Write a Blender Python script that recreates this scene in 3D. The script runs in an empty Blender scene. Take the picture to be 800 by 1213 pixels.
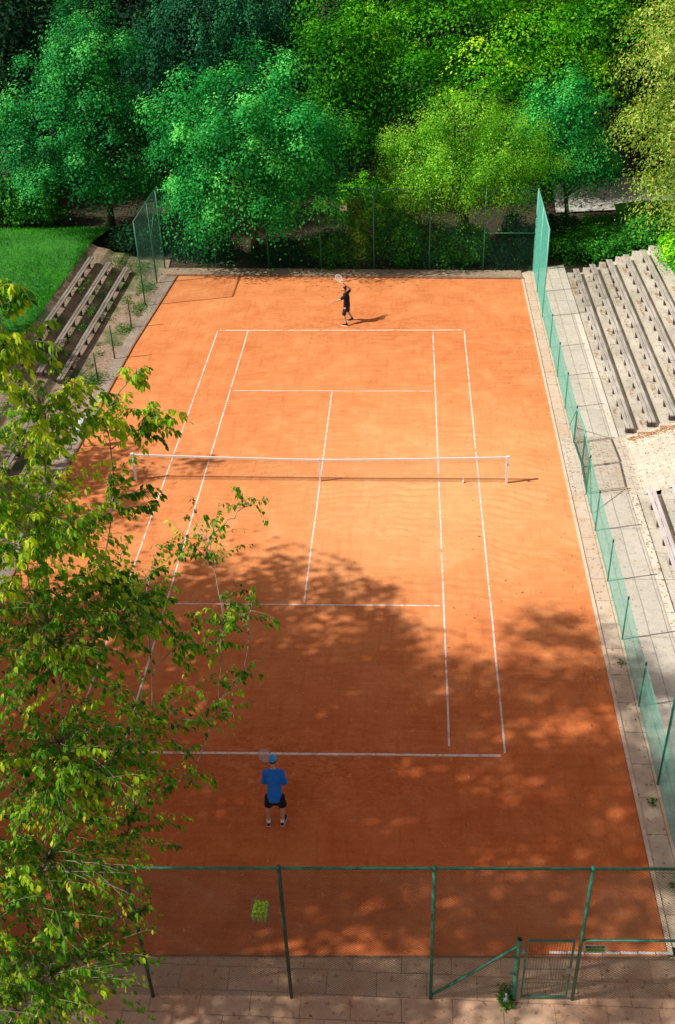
import bpy, math, random
import numpy as np
from mathutils import Vector, Matrix
R = math.radians
scene = bpy.context.scene
col = scene.collection
random.seed(7)

# ------------------------------------------------------------------ materials
def new_mat(name):
    m = bpy.data.materials.new(name); m.use_nodes = True
    nt = m.node_tree; nt.nodes.clear()
    out = nt.nodes.new('ShaderNodeOutputMaterial')
    b = nt.nodes.new('ShaderNodeBsdfPrincipled')
    nt.links.new(b.outputs[0], out.inputs[0])
    return m, nt, b, out

class N:
    def __init__(s, nt): s.nt = nt
    def n(s, t, **kw):
        o = s.nt.nodes.new(t)
        for k, v in kw.items(): setattr(o, k, v)
        return o
    def l(s, a, b): s.nt.links.new(a, b)
    def coord(s, scale=(1, 1, 1), rot=(0, 0, 0), loc=(0, 0, 0)):
        tc = s.n('ShaderNodeTexCoord'); mp = s.n('ShaderNodeMapping')
        mp.inputs['Scale'].default_value = scale; mp.inputs['Rotation'].default_value = rot
        mp.inputs['Location'].default_value = loc
        s.l(tc.outputs['Object'], mp.inputs[0]); return mp.outputs[0]
    def noise(s, vec, scale, detail=4, rough=.55, dist=0):
        t = s.n('ShaderNodeTexNoise'); t.inputs['Scale'].default_value = scale
        t.inputs['Detail'].default_value = detail; t.inputs['Roughness'].default_value = rough
        t.inputs['Distortion'].default_value = dist
        s.l(vec, t.inputs['Vector']); return t.outputs['Fac']
    def ramp(s, fac, stops, interp='LINEAR'):
        r = s.n('ShaderNodeValToRGB'); e = r.color_ramp; e.interpolation = interp
        while len(e.elements) > 1: e.elements.remove(e.elements[-1])
        e.elements[0].position = stops[0][0]; e.elements[0].color = (*stops[0][1], 1)
        for p, c in stops[1:]:
            q = e.elements.new(p); q.color = (*c, 1)
        s.l(fac, r.inputs[0]); return r.outputs[0]
    def mix(s, fac, a, b, mode='MIX'):
        m = s.n('ShaderNodeMix', data_type='RGBA', blend_type=mode)
        if isinstance(fac, (int, float)): m.inputs[0].default_value = fac
        else: s.l(fac, m.inputs[0])
        for i, v in ((6, a), (7, b)):
            if isinstance(v, tuple): m.inputs[i].default_value = (*v, 1)
            else: s.l(v, m.inputs[i])
        return m.outputs[2]
    def math(s, op, a, b=0.):
        m = s.n('ShaderNodeMath', operation=op)
        for i, v in ((0, a), (1, b)):
            if isinstance(v, (int, float)): m.inputs[i].default_value = v
            else: s.l(v, m.inputs[i])
        return m.outputs[0]
    def bump(s, h, strength, dist, bsdf):
        b = s.n('ShaderNodeBump'); b.inputs['Strength'].default_value = strength
        b.inputs['Distance'].default_value = dist
        s.l(h, b.inputs['Height']); s.l(b.outputs[0], bsdf.inputs['Normal'])

def g3(v): return (v, v, v)
def noisy(name, c1, c2, scale=3, rough=.8, bump=.2, metal=0, spec=.3, detail=6, bd=.01):
    m, nt, b, o = new_mat(name); g = N(nt)
    v = g.coord(); f = g.noise(v, scale, detail)
    g.l(g.ramp(f, [(.3, c1), (.7, c2)]), b.inputs['Base Color'])
    b.inputs['Roughness'].default_value = rough; b.inputs['Metallic'].default_value = metal
    b.inputs['Specular IOR Level'].default_value = spec
    if bump: g.bump(g.noise(v, scale * (2.2 if 'cloth' in name else 6), 4), .9 if 'cloth' in name else bump, .05 if 'cloth' in name else bd, b)
    return m

def mat_clay():
    m, nt, b, o = new_mat('clay'); g = N(nt)
    v = g.coord()
    big = g.noise(v, .16, 4, .6, .3); mid = g.noise(v, .9, 6, .65, .4); fine = g.noise(v, 14, 5, .7)
    streak = g.noise(g.coord((.55, 5, 1), (0, 0, R(4))), 1.3, 5, .6)
    streak2 = g.noise(g.coord((4.5, .5, 1), (0, 0, R(-18))), 1.2, 5, .6)
    c = g.ramp(big, [(.34, (.70, .230, .070)), (.5, (.81, .315, .112)), (.64, (.90, .40, .168))])
    c = g.mix(.55, c, g.ramp(mid, [(.36, (.58, .170, .048)), (.52, (.81, .305, .108)), (.64, (.97, .48, .21))]))
    c = g.mix(g.math('MULTIPLY', g.ramp(streak, [(.42, g3(0)), (.62, g3(1))]), .5), c, (.88, .39, .17))
    c = g.mix(g.math('MULTIPLY', g.ramp(streak2, [(.52, g3(0)), (.68, g3(1))]), .4), c, (.60, .165, .05))
    # worn, freshly scuffed patches behind both baselines and along the service lines
    sep = g.n('ShaderNodeSeparateXYZ'); tc = g.n('ShaderNodeTexCoord'); g.l(tc.outputs['Object'], sep.inputs[0])
    ay = g.math('ABSOLUTE', sep.outputs[1])
    d = g.math('ABSOLUTE', g.math('SUBTRACT', ay, 12.4))
    band = g.math('SUBTRACT', 1., g.math('MULTIPLY', d, .42))
    dx = g.math('ABSOLUTE', sep.outputs[0])
    bx_ = g.math('SUBTRACT', 1.0, g.math('MULTIPLY', dx, .17))
    wear = g.math('MULTIPLY', g.math('MAXIMUM', band, 0.), g.math('MAXIMUM', bx_, 0.))
    scuff = g.noise(g.coord((1.1, 2.6, 1), (0, 0, R(25))), 2.2, 7, .72, 1.5)
    wf = g.math('MULTIPLY', wear, g.ramp(scuff, [(.47, g3(0)), (.56, g3(1))]))
    c = g.mix(g.math('MULTIPLY', wf, .8), c, (.52, .135, .04))
    wf2 = g.math('MULTIPLY', wear, g.ramp(scuff, [(.36, g3(1)), (.45, g3(0))]))
    c = g.mix(g.math('MULTIPLY', wf2, .6), c, (.92, .43, .19))
    c = g.mix(.22, c, g.ramp(fine, [(.3, (.46, .13, .035)), (.7, (.96, .44, .19))]))
    # pale dry zone round the net, damper and redder outwards; near-half shade painted in
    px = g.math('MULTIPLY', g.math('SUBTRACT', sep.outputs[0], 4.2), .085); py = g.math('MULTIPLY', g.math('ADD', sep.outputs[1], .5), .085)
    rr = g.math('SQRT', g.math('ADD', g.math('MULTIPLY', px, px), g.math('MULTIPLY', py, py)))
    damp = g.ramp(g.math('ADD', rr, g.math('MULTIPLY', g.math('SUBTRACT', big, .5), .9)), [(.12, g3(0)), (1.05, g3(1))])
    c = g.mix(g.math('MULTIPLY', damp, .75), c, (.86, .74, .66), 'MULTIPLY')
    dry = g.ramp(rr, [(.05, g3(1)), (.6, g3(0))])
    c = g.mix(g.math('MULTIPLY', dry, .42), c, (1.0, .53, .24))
    near_shade = g.ramp(g.math('MULTIPLY', g.math('ADD', sep.outputs[1], 4.5), -.12), [(.0, g3(0)), (1., g3(1))])
    c = g.mix(g.math('MULTIPLY', near_shade, .7), c, (.86, .54, .44), 'MULTIPLY')  # redder, darker near half: the tree shade's colour painted into the clay
    for sc_, rt_, th_, colr_, am_ in (((6, 2.2, 1), 34, .66, (.95, .46, .22), .30), ((5, 1.6, 1), -50, .66, (.50, .15, .05), .32), ((1.6, 5, 1), 18, .67, (.93, .44, .20), .25), ((2.2, 2.6, 1), 2, .64, (.93, .43, .19), .30)):
        sn_ = g.noise(g.coord(sc_, (0, 0, R(rt_))), 1.3, 6, .68, 1.1)
        c = g.mix(g.math('MULTIPLY', g.ramp(sn_, [(th_ - .04, g3(0)), (th_ + .08, g3(1))]), am_), c, colr_)
    wv = g.n('ShaderNodeTexWave', wave_type='RINGS', rings_direction='Z'); wv.inputs['Scale'].default_value = 1.1; wv.inputs['Distortion'].default_value = 9
    wv.inputs['Detail'].default_value = 4; wv.inputs['Detail Scale'].default_value = .6; g.l(g.coord((1, .8, 1), loc=(-3, 15, 0)), wv.inputs['Vector'])
    patch = g.ramp(g.noise(v, .45, 3, .6), [(.48, g3(0)), (.6, g3(1))])
    c = g.mix(g.math('MULTIPLY', g.math('MULTIPLY', g.ramp(wv.outputs['Fac'], [(.55, g3(0)), (.9, g3(1))]), patch), .22), c, (.52, .15, .045))
    spt = g.noise(g.coord((1.5, 1.5, 1)), 3.2, 5, .8, .8)
    c = g.mix(g.math('MULTIPLY', g.ramp(spt, [(.60, g3(0)), (.68, g3(1))]), .35), c, (1.0, .52, .24))
    vz = g.n('ShaderNodeTexVoronoi'); vz.inputs['Scale'].default_value = 2.3; g.l(v, vz.inputs['Vector'])
    c = g.mix(g.math('MULTIPLY', g.ramp(vz.outputs['Distance'], [(.05, g3(1)), (.11, g3(0))]), .35), c, (.45, .13, .045))
    spk = g.noise(v, 9, 2, .5)
    c = g.mix(g.math('MULTIPLY', g.ramp(spk, [(.70, g3(0)), (.74, g3(1))]), .55), c, (.25, .075, .03))
    g.l(c, b.inputs['Base Color']); b.inputs['Roughness'].default_value = .95
    b.inputs['Specular IOR Level'].default_value = .1
    g.bump(g.mix(.5, fine, scuff), .35, .012, b)
    return m

def mat_slabs(name, c1, c2, mortar, w, h, offset=.5, rot=0, dirt=(.20, .10, .055), dirtamt=.5, leafy=0, mort=.012):
    m, nt, b, o = new_mat(name); g = N(nt)
    v = g.coord(rot=(0, 0, rot))
    # wobble the joints a little
    t = g.n('ShaderNodeTexBrick'); t.offset = offset
    t.inputs['Scale'].default_value = 1; t.inputs['Brick Width'].default_value = w
    t.inputs['Row Height'].default_value = h; t.inputs['Mortar Size'].default_value = mort
    t.inputs['Mortar Smooth'].default_value = .3; t.inputs['Bias'].default_value = 0
    t.inputs['Color1'].default_value = (*c1, 1); t.inputs['Color2'].default_value = (*c2, 1)
    t.inputs['Mortar'].default_value = (*mortar, 1)
    wob = g.n('ShaderNodeVectorMath', operation='ADD')
    nz = g.n('ShaderNodeTexNoise'); nz.inputs['Scale'].default_value = .9; g.l(v, nz.inputs['Vector'])
    sc = g.n('ShaderNodeVectorMath', operation='SCALE'); sc.inputs['Scale'].default_value = .05
    g.l(nz.outputs['Color'], sc.inputs[0]); g.l(v, wob.inputs[0]); g.l(sc.outputs[0], wob.inputs[1])
    g.l(wob.outputs[0], t.inputs['Vector'])
    n1 = g.noise(v, .8, 7, .65, .4); n2 = g.noise(v, 6, 5, .7); n3 = g.noise(v, 30, 3, .6)
    c = g.mix(g.math('MULTIPLY', g.ramp(n1, [(.42, g3(0)), (.66, g3(1))]), dirtamt), t.outputs['Color'], dirt)
    c = g.mix(.3, c, g.ramp(n2, [(.3, tuple(x * .5 for x in c1)), (.7, tuple(min(1, x * 1.35) for x in c2))]))
    c = g.mix(.12, c, g.ramp(n3, [(.35, (.05, .045, .04)), (.65, (.8, .74, .64))]))
    if leafy:
        sp = g.noise(v, 7, 2, .5)
        c = g.mix(g.math('MULTIPLY', g.ramp(sp, [(.64, g3(0)), (.67, g3(1))]), leafy), c, (.16, .10, .07))
    g.l(c, b.inputs['Base Color']); b.inputs['Roughness'].default_value = .92
    b.inputs['Specular IOR Level'].default_value = .15
    hh = g.mix(.35, g.math('SUBTRACT', 1., t.outputs['Fac']), n2)
    g.bump(hh, .45, .02, b)
    return m

def mat_ground():
    m, nt, b, o = new_mat('ground'); g = N(nt); v = g.coord()
    n = g.noise(v, .35, 8, .65); n2 = g.noise(v, 5, 6, .7)
    c = g.ramp(n, [(.35, (.030, .026, .014)), (.5, (.060, .042, .024)), (.62, (.030, .048, .012))])
    c = g.mix(.4, c, g.ramp(n2, [(.35, (.02, .016, .01)), (.7, (.06, .055, .028))]))
    g.l(c, b.inputs['Base Color']); b.inputs['Roughness'].default_value = 1
    g.bump(n2, .8, .05, b); return m

def mat_dirt(name, c1, c2, c3, green=.35, gc=(.035, .075, .012)):
    m, nt, b, o = new_mat(name); g = N(nt); v = g.coord()
    n = g.noise(v, .9, 7, .65, .3); n2 = g.noise(v, 9, 6, .72); n4 = g.noise(v, .55, 6, .7, .6)
    c = g.ramp(n, [(.34, c1), (.5, c2), (.66, c3)])
    c = g.mix(.4, c, g.ramp(n2, [(.36, tuple(x * .35 for x in c1)), (.66, tuple(x * 1.5 for x in c3))]))
    if green: c = g.mix(g.math('MULTIPLY', g.ramp(n4, [(.5, g3(0)), (.6, g3(1))]), green), c, gc)
    g.l(c, b.inputs['Base Color']); b.inputs['Roughness'].default_value = 1
    g.bump(n2, .7, .03, b); return m

def mat_line():
    m, nt, b, o = new_mat('court_line_tape'); g = N(nt)
    v = g.coord(); n = g.noise(v, 3.0, 6, .75); n2 = g.noise(v, 22, 3, .6)
    f = g.math('ADD', g.math('MULTIPLY', g.ramp(n, [(.50, g3(0)), (.64, g3(1))]), .8), g.math('MULTIPLY', g.ramp(n2, [(.45, g3(0)), (.7, g3(1))]), .6))
    g.l(g.mix(f, (.86, .80, .74), (.66, .22, .08)), b.inputs['Base Color']); b.inputs['Roughness'].default_value = .8
    return m

def mat_leaf(name, dark, mid, light, accent=None, trans=.35, rough=.5, spec=.35, tmul=1.3):
    m, nt, b, o = new_mat(name); g = N(nt)
    a = g.n('ShaderNodeAttribute', attribute_name='tint')
    stops = [(0, dark), (.5, mid), (.86, light)]
    if accent: stops += [(.95, accent[0]), (1, accent[1] if len(accent) > 1 else accent[0])]
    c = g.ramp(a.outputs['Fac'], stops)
    g.l(c, b.inputs['Base Color']); b.inputs['Roughness'].default_value = rough
    b.inputs['Specular IOR Level'].default_value = spec
    tr = g.n('ShaderNodeBsdfTranslucent')
    g.l(g.mix(1., c, (tmul * 1.1, tmul * 1.15, tmul * .55), 'MULTIPLY'), tr.inputs[0])
    mx = g.n('ShaderNodeMixShader'); mx.inputs[0].default_value = trans
    g.l(b.outputs[0], mx.inputs[1]); g.l(tr.outputs[0], mx.inputs[2]); g.l(mx.outputs[0], o.inputs[0])
    return m

M = {}
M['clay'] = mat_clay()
M['line'] = mat_line()
M['ground'] = mat_ground()
M['slab_near'] = mat_slabs('near_paving', (.76, .51, .34), (.60, .39, .26), (.20, .12, .075), 1.0, .5, .5, 0, (.58, .27, .13), .9, .5)
M['slab_side'] = mat_slabs('side_paving', (.78, .62, .47), (.64, .50, .38), (.17, .12, .08), .5, 1.0, .0, 0, (.66, .36, .19), .5, .5)
M['slab_walk'] = mat_slabs('walk_paving', (.84, .77, .65), (.72, .67, .57), (.26, .23, .18), .52, 2.5, .0, 0, (.50, .47, .39), .55, .3, .016)
M['slab_terrace'] = mat_slabs('terrace_concrete', (.72, .665, .56), (.58, .54, .455), (.17, .15, .12), .75, 1.25, .3, 0, (.33, .30, .22), .75, .6)
M['brick_path'] = mat_slabs('grid_pavers', (.76, .68, .56), (.66, .59, .48), (.50, .43, .34), .25, .25, .0, 0, (.48, .40, .30), .6, .35, .016)
M['kerb'] = noisy('kerb_stone', (.66, .47, .34), (.82, .64, .49), 5, .9, .3)
M['plank_kerb'] = noisy('plank_edging', (.20, .105, .06), (.36, .20, .12), 6, .9, .4)
M['far_kerb'] = mat_dirt('far_strip', (.26, .19, .13), (.36, .26, .18), (.46, .35, .25), .1)
M['dirt'] = mat_dirt('left_dirt', (.17, .115, .075), (.31, .215, .15), (.42, .31, .22), .8, (.035, .11, .015))
M['grass'] = mat_dirt('grass_base', (.010, .12, .006), (.024, .20, .010), (.05, .27, .014), 0)
M['asphalt'] = noisy('path_asphalt', (.42, .40, .37), (.56, .53, .49), 2, .9, .2)
M['rail'] = noisy('green_painted_steel', (.012, .105, .062), (.05, .24, .155), 7, .45, .1, 0, .5)
M['rail_dark'] = noisy('dark_green_steel', (.010, .05, .035), (.02, .10, .065), 9, .5, .1, 0, .5)
M['rail_light'] = noisy('pale_green_steel', (.10, .42, .32), (.20, .55, .44), 5, .45, .1, 0, .5)
M['wire'] = noisy('mesh_wire', (.05, .075, .05), (.13, .15, .10), 30, .5, 0, 0, .4)
M['wire_teal'] = noisy('teal_coated_wire', (.06, .40, .30), (.13, .52, .40), 3, .5, 0, 0, .4)
M['wire_green'] = noisy('green_coated_wire', (.006, .075, .045), (.015, .13, .075), 3, .5, 0, 0, .4)
M['white'] = noisy('white_paint', (.74, .74, .72), (.84, .84, .82), 8, .5, .1)
M['net'] = noisy('net_cord', (.02, .02, .02), (.04, .04, .04), 8, .8, 0)
M['steel'] = noisy('grey_steel', (.30, .31, .31), (.45, .46, .46), 12, .4, .05, .6)
M['bark'] = noisy('bark', (.07, .05, .035), (.17, .13, .09), 7, .95, .8, bd=.03)
M['bark_pale'] = noisy('pale_bark', (.20, .165, .12), (.40, .35, .27), 9, .85, .4)
def mat_wood(name, c1, c2, c3, rot=(0, 0, 0)):
    m, nt, b, o = new_mat(name); g = N(nt)
    v = g.coord((22, 1.3, 12)); n = g.noise(v, 1.2, 6, .65, .3); n2 = g.noise(g.coord((1, .8, 1)), 1.1, 5, .6)
    c = g.ramp(n, [(.3, c1), (.5, c2), (.7, c3)])
    c = g.mix(g.math('MULTIPLY', g.ramp(n2, [(.42, g3(0)), (.65, g3(1))]), .5), c, c1)
    g.l(c, b.inputs['Base Color']); b.inputs['Roughness'].default_value = .9
    g.bump(n, .5, .008, b); return m
M['wood'] = mat_wood('weathered_wood', (.27, .235, .205), (.52, .47, .42), (.72, .67, .61))
M['wood_pale'] = mat_wood('bleached_wood', (.44, .38, .36), (.68, .61, .59), (.82, .77, .75))
M['wood_dark'] = mat_wood('shaded_wood', (.13, .11, .09), (.25, .215, .18), (.37, .325, .28))  # left bench wood darkened to carry the shade over it
M['support'] = noisy('bench_support', (.05, .035, .03), (.12, .085, .07), 6, .9, .4)
M['skin'] = noisy('skin', (.50, .27, .17), (.60, .34, .22), 12, .55, .05)
M['blue'] = noisy('blue_cloth', (.008, .14, .60), (.015, .22, .76), 5, .75, .3)
M['cap_blue'] = noisy('blue_cap', (.02, .30, .80), (.05, .42, .92), 5, .7, .2)
M['black'] = noisy('black_cloth', (.006, .007, .012), (.016, .017, .026), 5, .85, .3)
M['charcoal'] = noisy('charcoal_cloth', (.012, .014, .024), (.026, .028, .042), 5, .85, .3)
M['hair'] = noisy('hair', (.010, .007, .005), (.03, .02, .014), 30, .6, .5)
M['sock'] = noisy('sock', (.75, .75, .74), (.84, .84, .83), 20, .9, .2)
M['navy'] = noisy('navy_shoe', (.01, .014, .05), (.02, .03, .09), 10, .6, .1)
M['string'] = noisy('racket_string', (.55, .55, .58), (.7, .7, .72), 10, .5, 0)
M['grip'] = noisy('grip', (.02, .02, .025), (.05, .05, .055), 20, .8, .3)
M['ball'] = noisy('tennis_ball_felt', (.50, .88, .01), (.62, .97, .03), 25, .95, .5)
M['seam'] = noisy('ball_seam', (.75, .80, .62), (.85, .88, .7), 25, .8, 0)
M['sign_green'] = noisy('sign_green', (.22, .55, .06), (.30, .66, .09), 4, .5, 0)
M['sign_dark'] = noisy('sign_dark', (.02, .02, .02), (.05, .045, .04), 4, .5, 0)
M['pale_blue'] = noisy('pale_blue', (.42, .58, .72), (.60, .72, .82), 4, .6, .1)
M['rust'] = noisy('rusty_steel', (.012, .07, .045), (.10, .06, .035), 14, .7, .3)
M['litter'] = mat_leaf('fallen_leaf', (.22, .08, .03), (.50, .24, .09), (.70, .46, .20), None, .1)
M['grass_blade'] = mat_leaf('grass_blade', (.012, .15, .006), (.035, .32, .012), (.12, .50, .03), None, .3)
M['weed'] = mat_leaf('weed_leaf', (.02, .08, .012), (.05, .17, .02), (.14, .30, .03), None, .3)

# ------------------------------------------------------------------ mesh helpers
class MB:
    def __init__(s): s.v = []; s.f = []; s.smooth = False
    def add(s, vs, fs):
        o = len(s.v); s.v += [tuple(x) for x in vs]; s.f += [tuple(i + o for i in f) for f in fs]; return s
    def box(s, x0, y0, z0, x1, y1, z1, rot=0, c=None, bev=0):
        vs = [Vector((x, y, z)) for z in (z0, z1) for x, y in ((x0, y0), (x1, y0), (x1, y1), (x0, y1))]
        if rot:
            c = Vector(c) if c else Vector(((x0 + x1) / 2, (y0 + y1) / 2, 0)); m = Matrix.Rotation(rot, 3, 'Z')
            vs = [m @ (v - c) + c for v in vs]
        return s.add(vs, [(3, 2, 1, 0), (4, 5, 6, 7), (0, 1, 5, 4), (1, 2, 6, 5), (2, 3, 7, 6), (3, 0, 4, 7)])
    def tube(s, pts, radii, n=8, cap=True):
        pts = [Vector(p) for p in pts]
        if isinstance(radii, (int, float)): radii = [radii] * len(pts)
        rings = []; up = None
        for i, p in enumerate(pts):
            d = (pts[min(i + 1, len(pts) - 1)] - pts[max(i - 1, 0)])
            if d.length < 1e-9: d = Vector((0, 0, 1))
            d.normalize()
            if up is None:
                up = d.orthogonal().normalized()
            else:
                up = (up - d * up.dot(d))
                up = up.normalized() if up.length > 1e-6 else d.orthogonal().normalized()
            w = d.cross(up)
            rr = radii[i]
            ra, rb = rr if isinstance(rr, (tuple, list)) else (rr, rr)
            rings.append([p + up * math.cos(a) * ra + w * math.sin(a) * rb for a in (2 * math.pi * k / n for k in range(n))])
        vs = [v for r in rings for v in r]; fs = []
        for i in range(len(rings) - 1):
            for k in range(n):
                a = i * n + k; b = i * n + (k + 1) % n
                fs.append((a, b, b + n, a + n))
        if cap:
            fs.append(tuple(range(n - 1, -1, -1))); fs.append(tuple((len(rings) - 1) * n + k for k in range(n)))
        return s.add(vs, fs)
    def ball(s, c, r, seg=16, ring=10, fn=None):
        c = Vector(c)
        if isinstance(r, (int, float)): r = (r, r, r)
        vs = [(0, 0, 1)]
        for i in range(1, ring):
            t = math.pi * i / ring
            for k in range(seg):
                a = 2 * math.pi * k / seg; vs.append((math.sin(t) * math.cos(a), math.sin(t) * math.sin(a), math.cos(t)))
        vs.append((0, 0, -1)); fs = []
        for k in range(seg): fs.append((0, 1 + k, 1 + (k + 1) % seg))
        for i in range(ring - 2):
            for k in range(seg):
                a = 1 + i * seg + k; b = 1 + i * seg + (k + 1) % seg; fs.append((a, a + seg, b + seg, b))
        L = len(vs) - 1
        for k in range(seg): fs.append((L, L - seg + (k + 1) % seg, L - seg + k))
        vs = [Vector(v) for v in vs]
        if fn: vs = [fn(v) for v in vs]
        return s.add([Vector((v.x * r[0], v.y * r[1], v.z * r[2])) + c for v in vs], fs)
    def xf(s, m):
        s.v = [tuple(m @ Vector(v)) for v in s.v]; return s
    def build(s, name, mat, parent=None, smooth=False):
        me = bpy.data.meshes.new(name); me.from_pydata(s.v, [], s.f)
        if smooth: me.polygons.foreach_set('use_smooth', [True] * len(me.polygons))
        me.materials.append(mat); me.update()
        o = bpy.data.objects.new(name, me); col.objects.link(o)
        if parent: o.parent = parent
        return o

def tag(o, label, cat, group=None):
    o['label'] = label; o['category'] = cat
    if group: o['group'] = group
    return o
def empty(name, loc, label, cat, group=None, rz=0):
    o = bpy.data.objects.new(name, None); o.empty_display_size = .3
    col.objects.link(o); o.location = loc; o.rotation_euler = (0, 0, rz)
    return tag(o, label, cat, group)
def struct(o): o['kind'] = 'structure'; return o
def stuff(o, label=None, cat=None):
    o['kind'] = 'stuff'
    if label: o['label'] = label; o['category'] = cat
    return o
def sheet(name, poly, z, mat):
    b = MB(); zz = z if isinstance(z, (list, tuple)) else [z] * len(poly)
    b.add([(x, y, q) for (x, y), q in zip(poly, zz)], [tuple(range(len(poly)))])
    return struct(b.build(name, mat))
def copy_tree(o, parent=None):
    c = o.copy(); col.objects.link(c); c.parent = parent
    for ch in list(o.children): copy_tree(ch, c)
    return c

def np_mesh(name, V, F4, mat, tint=None, parent=None, smooth=False):
    """V (n,3) verts, F4 (m,k) faces of equal size"""
    me = bpy.data.meshes.new(name); k = F4.shape[1]; m = len(F4)
    me.vertices.add(len(V)); me.vertices.foreach_set('co', V.astype(np.float32).ravel())
    me.loops.add(m * k); me.loops.foreach_set('vertex_index', F4.astype(np.int32).ravel())
    me.polygons.add(m); me.polygons.foreach_set('loop_start', np.arange(0, m * k, k, dtype=np.int32))
    if smooth: me.polygons.foreach_set('use_smooth', np.ones(m, bool))
    me.materials.append(mat)
    if tint is not None:
        a = me.attributes.new('tint', 'FLOAT', 'FACE'); a.data.foreach_set('value', tint.astype(np.float32))
    me.update(calc_edges=True)
    o = bpy.data.objects.new(name, me); col.objects.link(o)
    if parent: o.parent = parent
    return o

# straight-wire diamond mesh in the vertical plane a->b
def chain(name, a, b, z0, z1, mat, parent, pitch=.065, r=.002, origin=(0, 0, 0), steep=1.0):
    a = np.array([a[0], a[1]], float); b = np.array([b[0], b[1]], float)
    L = np.linalg.norm(b - a); d = (b - a) / L; H = z1 - z0
    V = []; F = []
    nrm = np.array([-d[1], d[0], 0.])
    def P(u, w): return np.array([a[0] + d[0] * u, a[1] + d[1] * u, z0 + w])
    for sgn in (1, -1):
        u0 = -H / steep if sgn == 1 else 0.
        u1 = L if sgn == 1 else L + H / steep
        k = u0
        while k < u1:
            # line: w = steep*(u-k) (sgn=1) ; w = steep*(k-u) (sgn=-1)
            if sgn == 1: ua, ub = max(k, 0), min(k + H / steep, L)
            else: ua, ub = max(k - H / steep, 0), min(k, L)
            if ub - ua > .01:
                wa = steep * (ua - k) * sgn; wb = steep * (ub - k) * sgn
                A = P(ua, wa); B = P(ub, wb)
                t = (B - A) / np.linalg.norm(B - A); s1 = np.cross(t, nrm)
                o = len(V); off = nrm * (.0015 * sgn)
                for Q in (A, B):
                    for ang in (90, 210, 330):
                        V.append(Q + off + r * (s1 * math.cos(R(ang)) + nrm * math.sin(R(ang))))
                F += [(o, o + 1, o + 4, o + 3), (o + 1, o + 2, o + 5, o + 4), (o + 2, o, o + 3, o + 5)]
            k += pitch
    V = np.array(V) - np.array(origin)
    return np_mesh(name, V, np.array(F), mat, parent=parent)

# ------------------------------------------------------------------ leaves and trees
rng = np.random.default_rng(11)
def unit(a): return a / np.maximum(np.linalg.norm(a, axis=1, keepdims=True), 1e-9)

def leaf_mesh(name, P, size, mat, tint, parent, up=.6, droop=0., origin=(0, 0, 0), aspect=.55, out=None, rnd=.38):
    """small pointed four-cornered leaves; P centre points"""
    n = len(P)
    nr = unit(rng.normal(size=(n, 3)) * rnd + np.array([0, 0, up * 1.6]) + (0 if out is None else out))
    ax = rng.normal(size=(n, 3)); ax[:, 2] -= droop * 2
    ax = unit(ax - nr * np.sum(ax * nr, 1, keepdims=True)); sd = np.cross(nr, ax)
    s = (size * rng.uniform(.65, 1.3, n))[:, None]
    V = np.stack([P - ax * s * .5, P + sd * s * aspect * .5 - ax * s * .03, P + ax * s * .5, P - sd * s * aspect * .5 - ax * s * .03], 1)
    V = V.reshape(-1, 3) - np.array(origin)
    return np_mesh(name, V, np.arange(4 * n).reshape(n, 4), mat, np.clip(tint, 0, 1), parent)

def crown_points(lobes, nsub, nleaf, sig=(.35, .35, .22), shell=(.62, 1.02), hang=0.):
    """lobes: (x,y,z,rx,ry,rz). returns leaf points, tint, outward dirs and the sub-clump centres"""
    lobes = np.array(lobes, float); vol = (lobes[:, 3] * lobes[:, 4] + lobes[:, 3] * lobes[:, 5]); pr = vol / vol.sum()
    idx = rng.choice(len(lobes), nsub, p=pr); d = unit(rng.normal(size=(nsub, 3)))
    d[:, 2] = np.where(d[:, 2] < -.45, -d[:, 2] * rng.uniform(0, 1, nsub), d[:, 2])
    rad = rng.uniform(*shell, nsub) ** .7
    rad = rad * (1 + .13 * np.sin(d[:, 0] * 7 + idx) * np.cos(d[:, 1] * 6 + 2 * idx) + rng.normal(0, .05, nsub))
    C = lobes[idx, :3] + d * lobes[idx, 3:6] * rad[:, None]
    # drop clumps that ended deep inside another lobe
    keep = np.ones(nsub, bool)
    for L in lobes:
        q = np.linalg.norm((C - L[:3]) / L[3:6], axis=1); keep &= q > .42
    keep &= C[:, 2] > .15
    C = C[keep]; d = d[keep]
    cnt = rng.poisson(nleaf, len(C)) + 3
    rep = np.repeat(np.arange(len(C)), cnt)
    sz = rng.uniform(.6, 1.35, len(C))[rep][:, None]
    off = rng.normal(size=(len(rep), 3)) * np.array(sig) * sz
    off[:, 2] -= .35 * (off[:, 0] ** 2 + off[:, 1] ** 2) / max(sig[0], .1)
    if hang: off[:, 2] -= np.abs(rng.normal(0, hang, len(rep)))
    P = C[rep] + off
    ct = rng.normal(.45, .22, len(C))
    tint = ct[rep] + rng.normal(0, .12, len(rep)) + np.clip(off[:, 2] / max(sig[2], .2), -2, 2) * .10  # clump tops tinted lighter, light from above put into leaf colour
    return P, tint, d[rep] * .8 + unit(off) * 1.3, C

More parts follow.
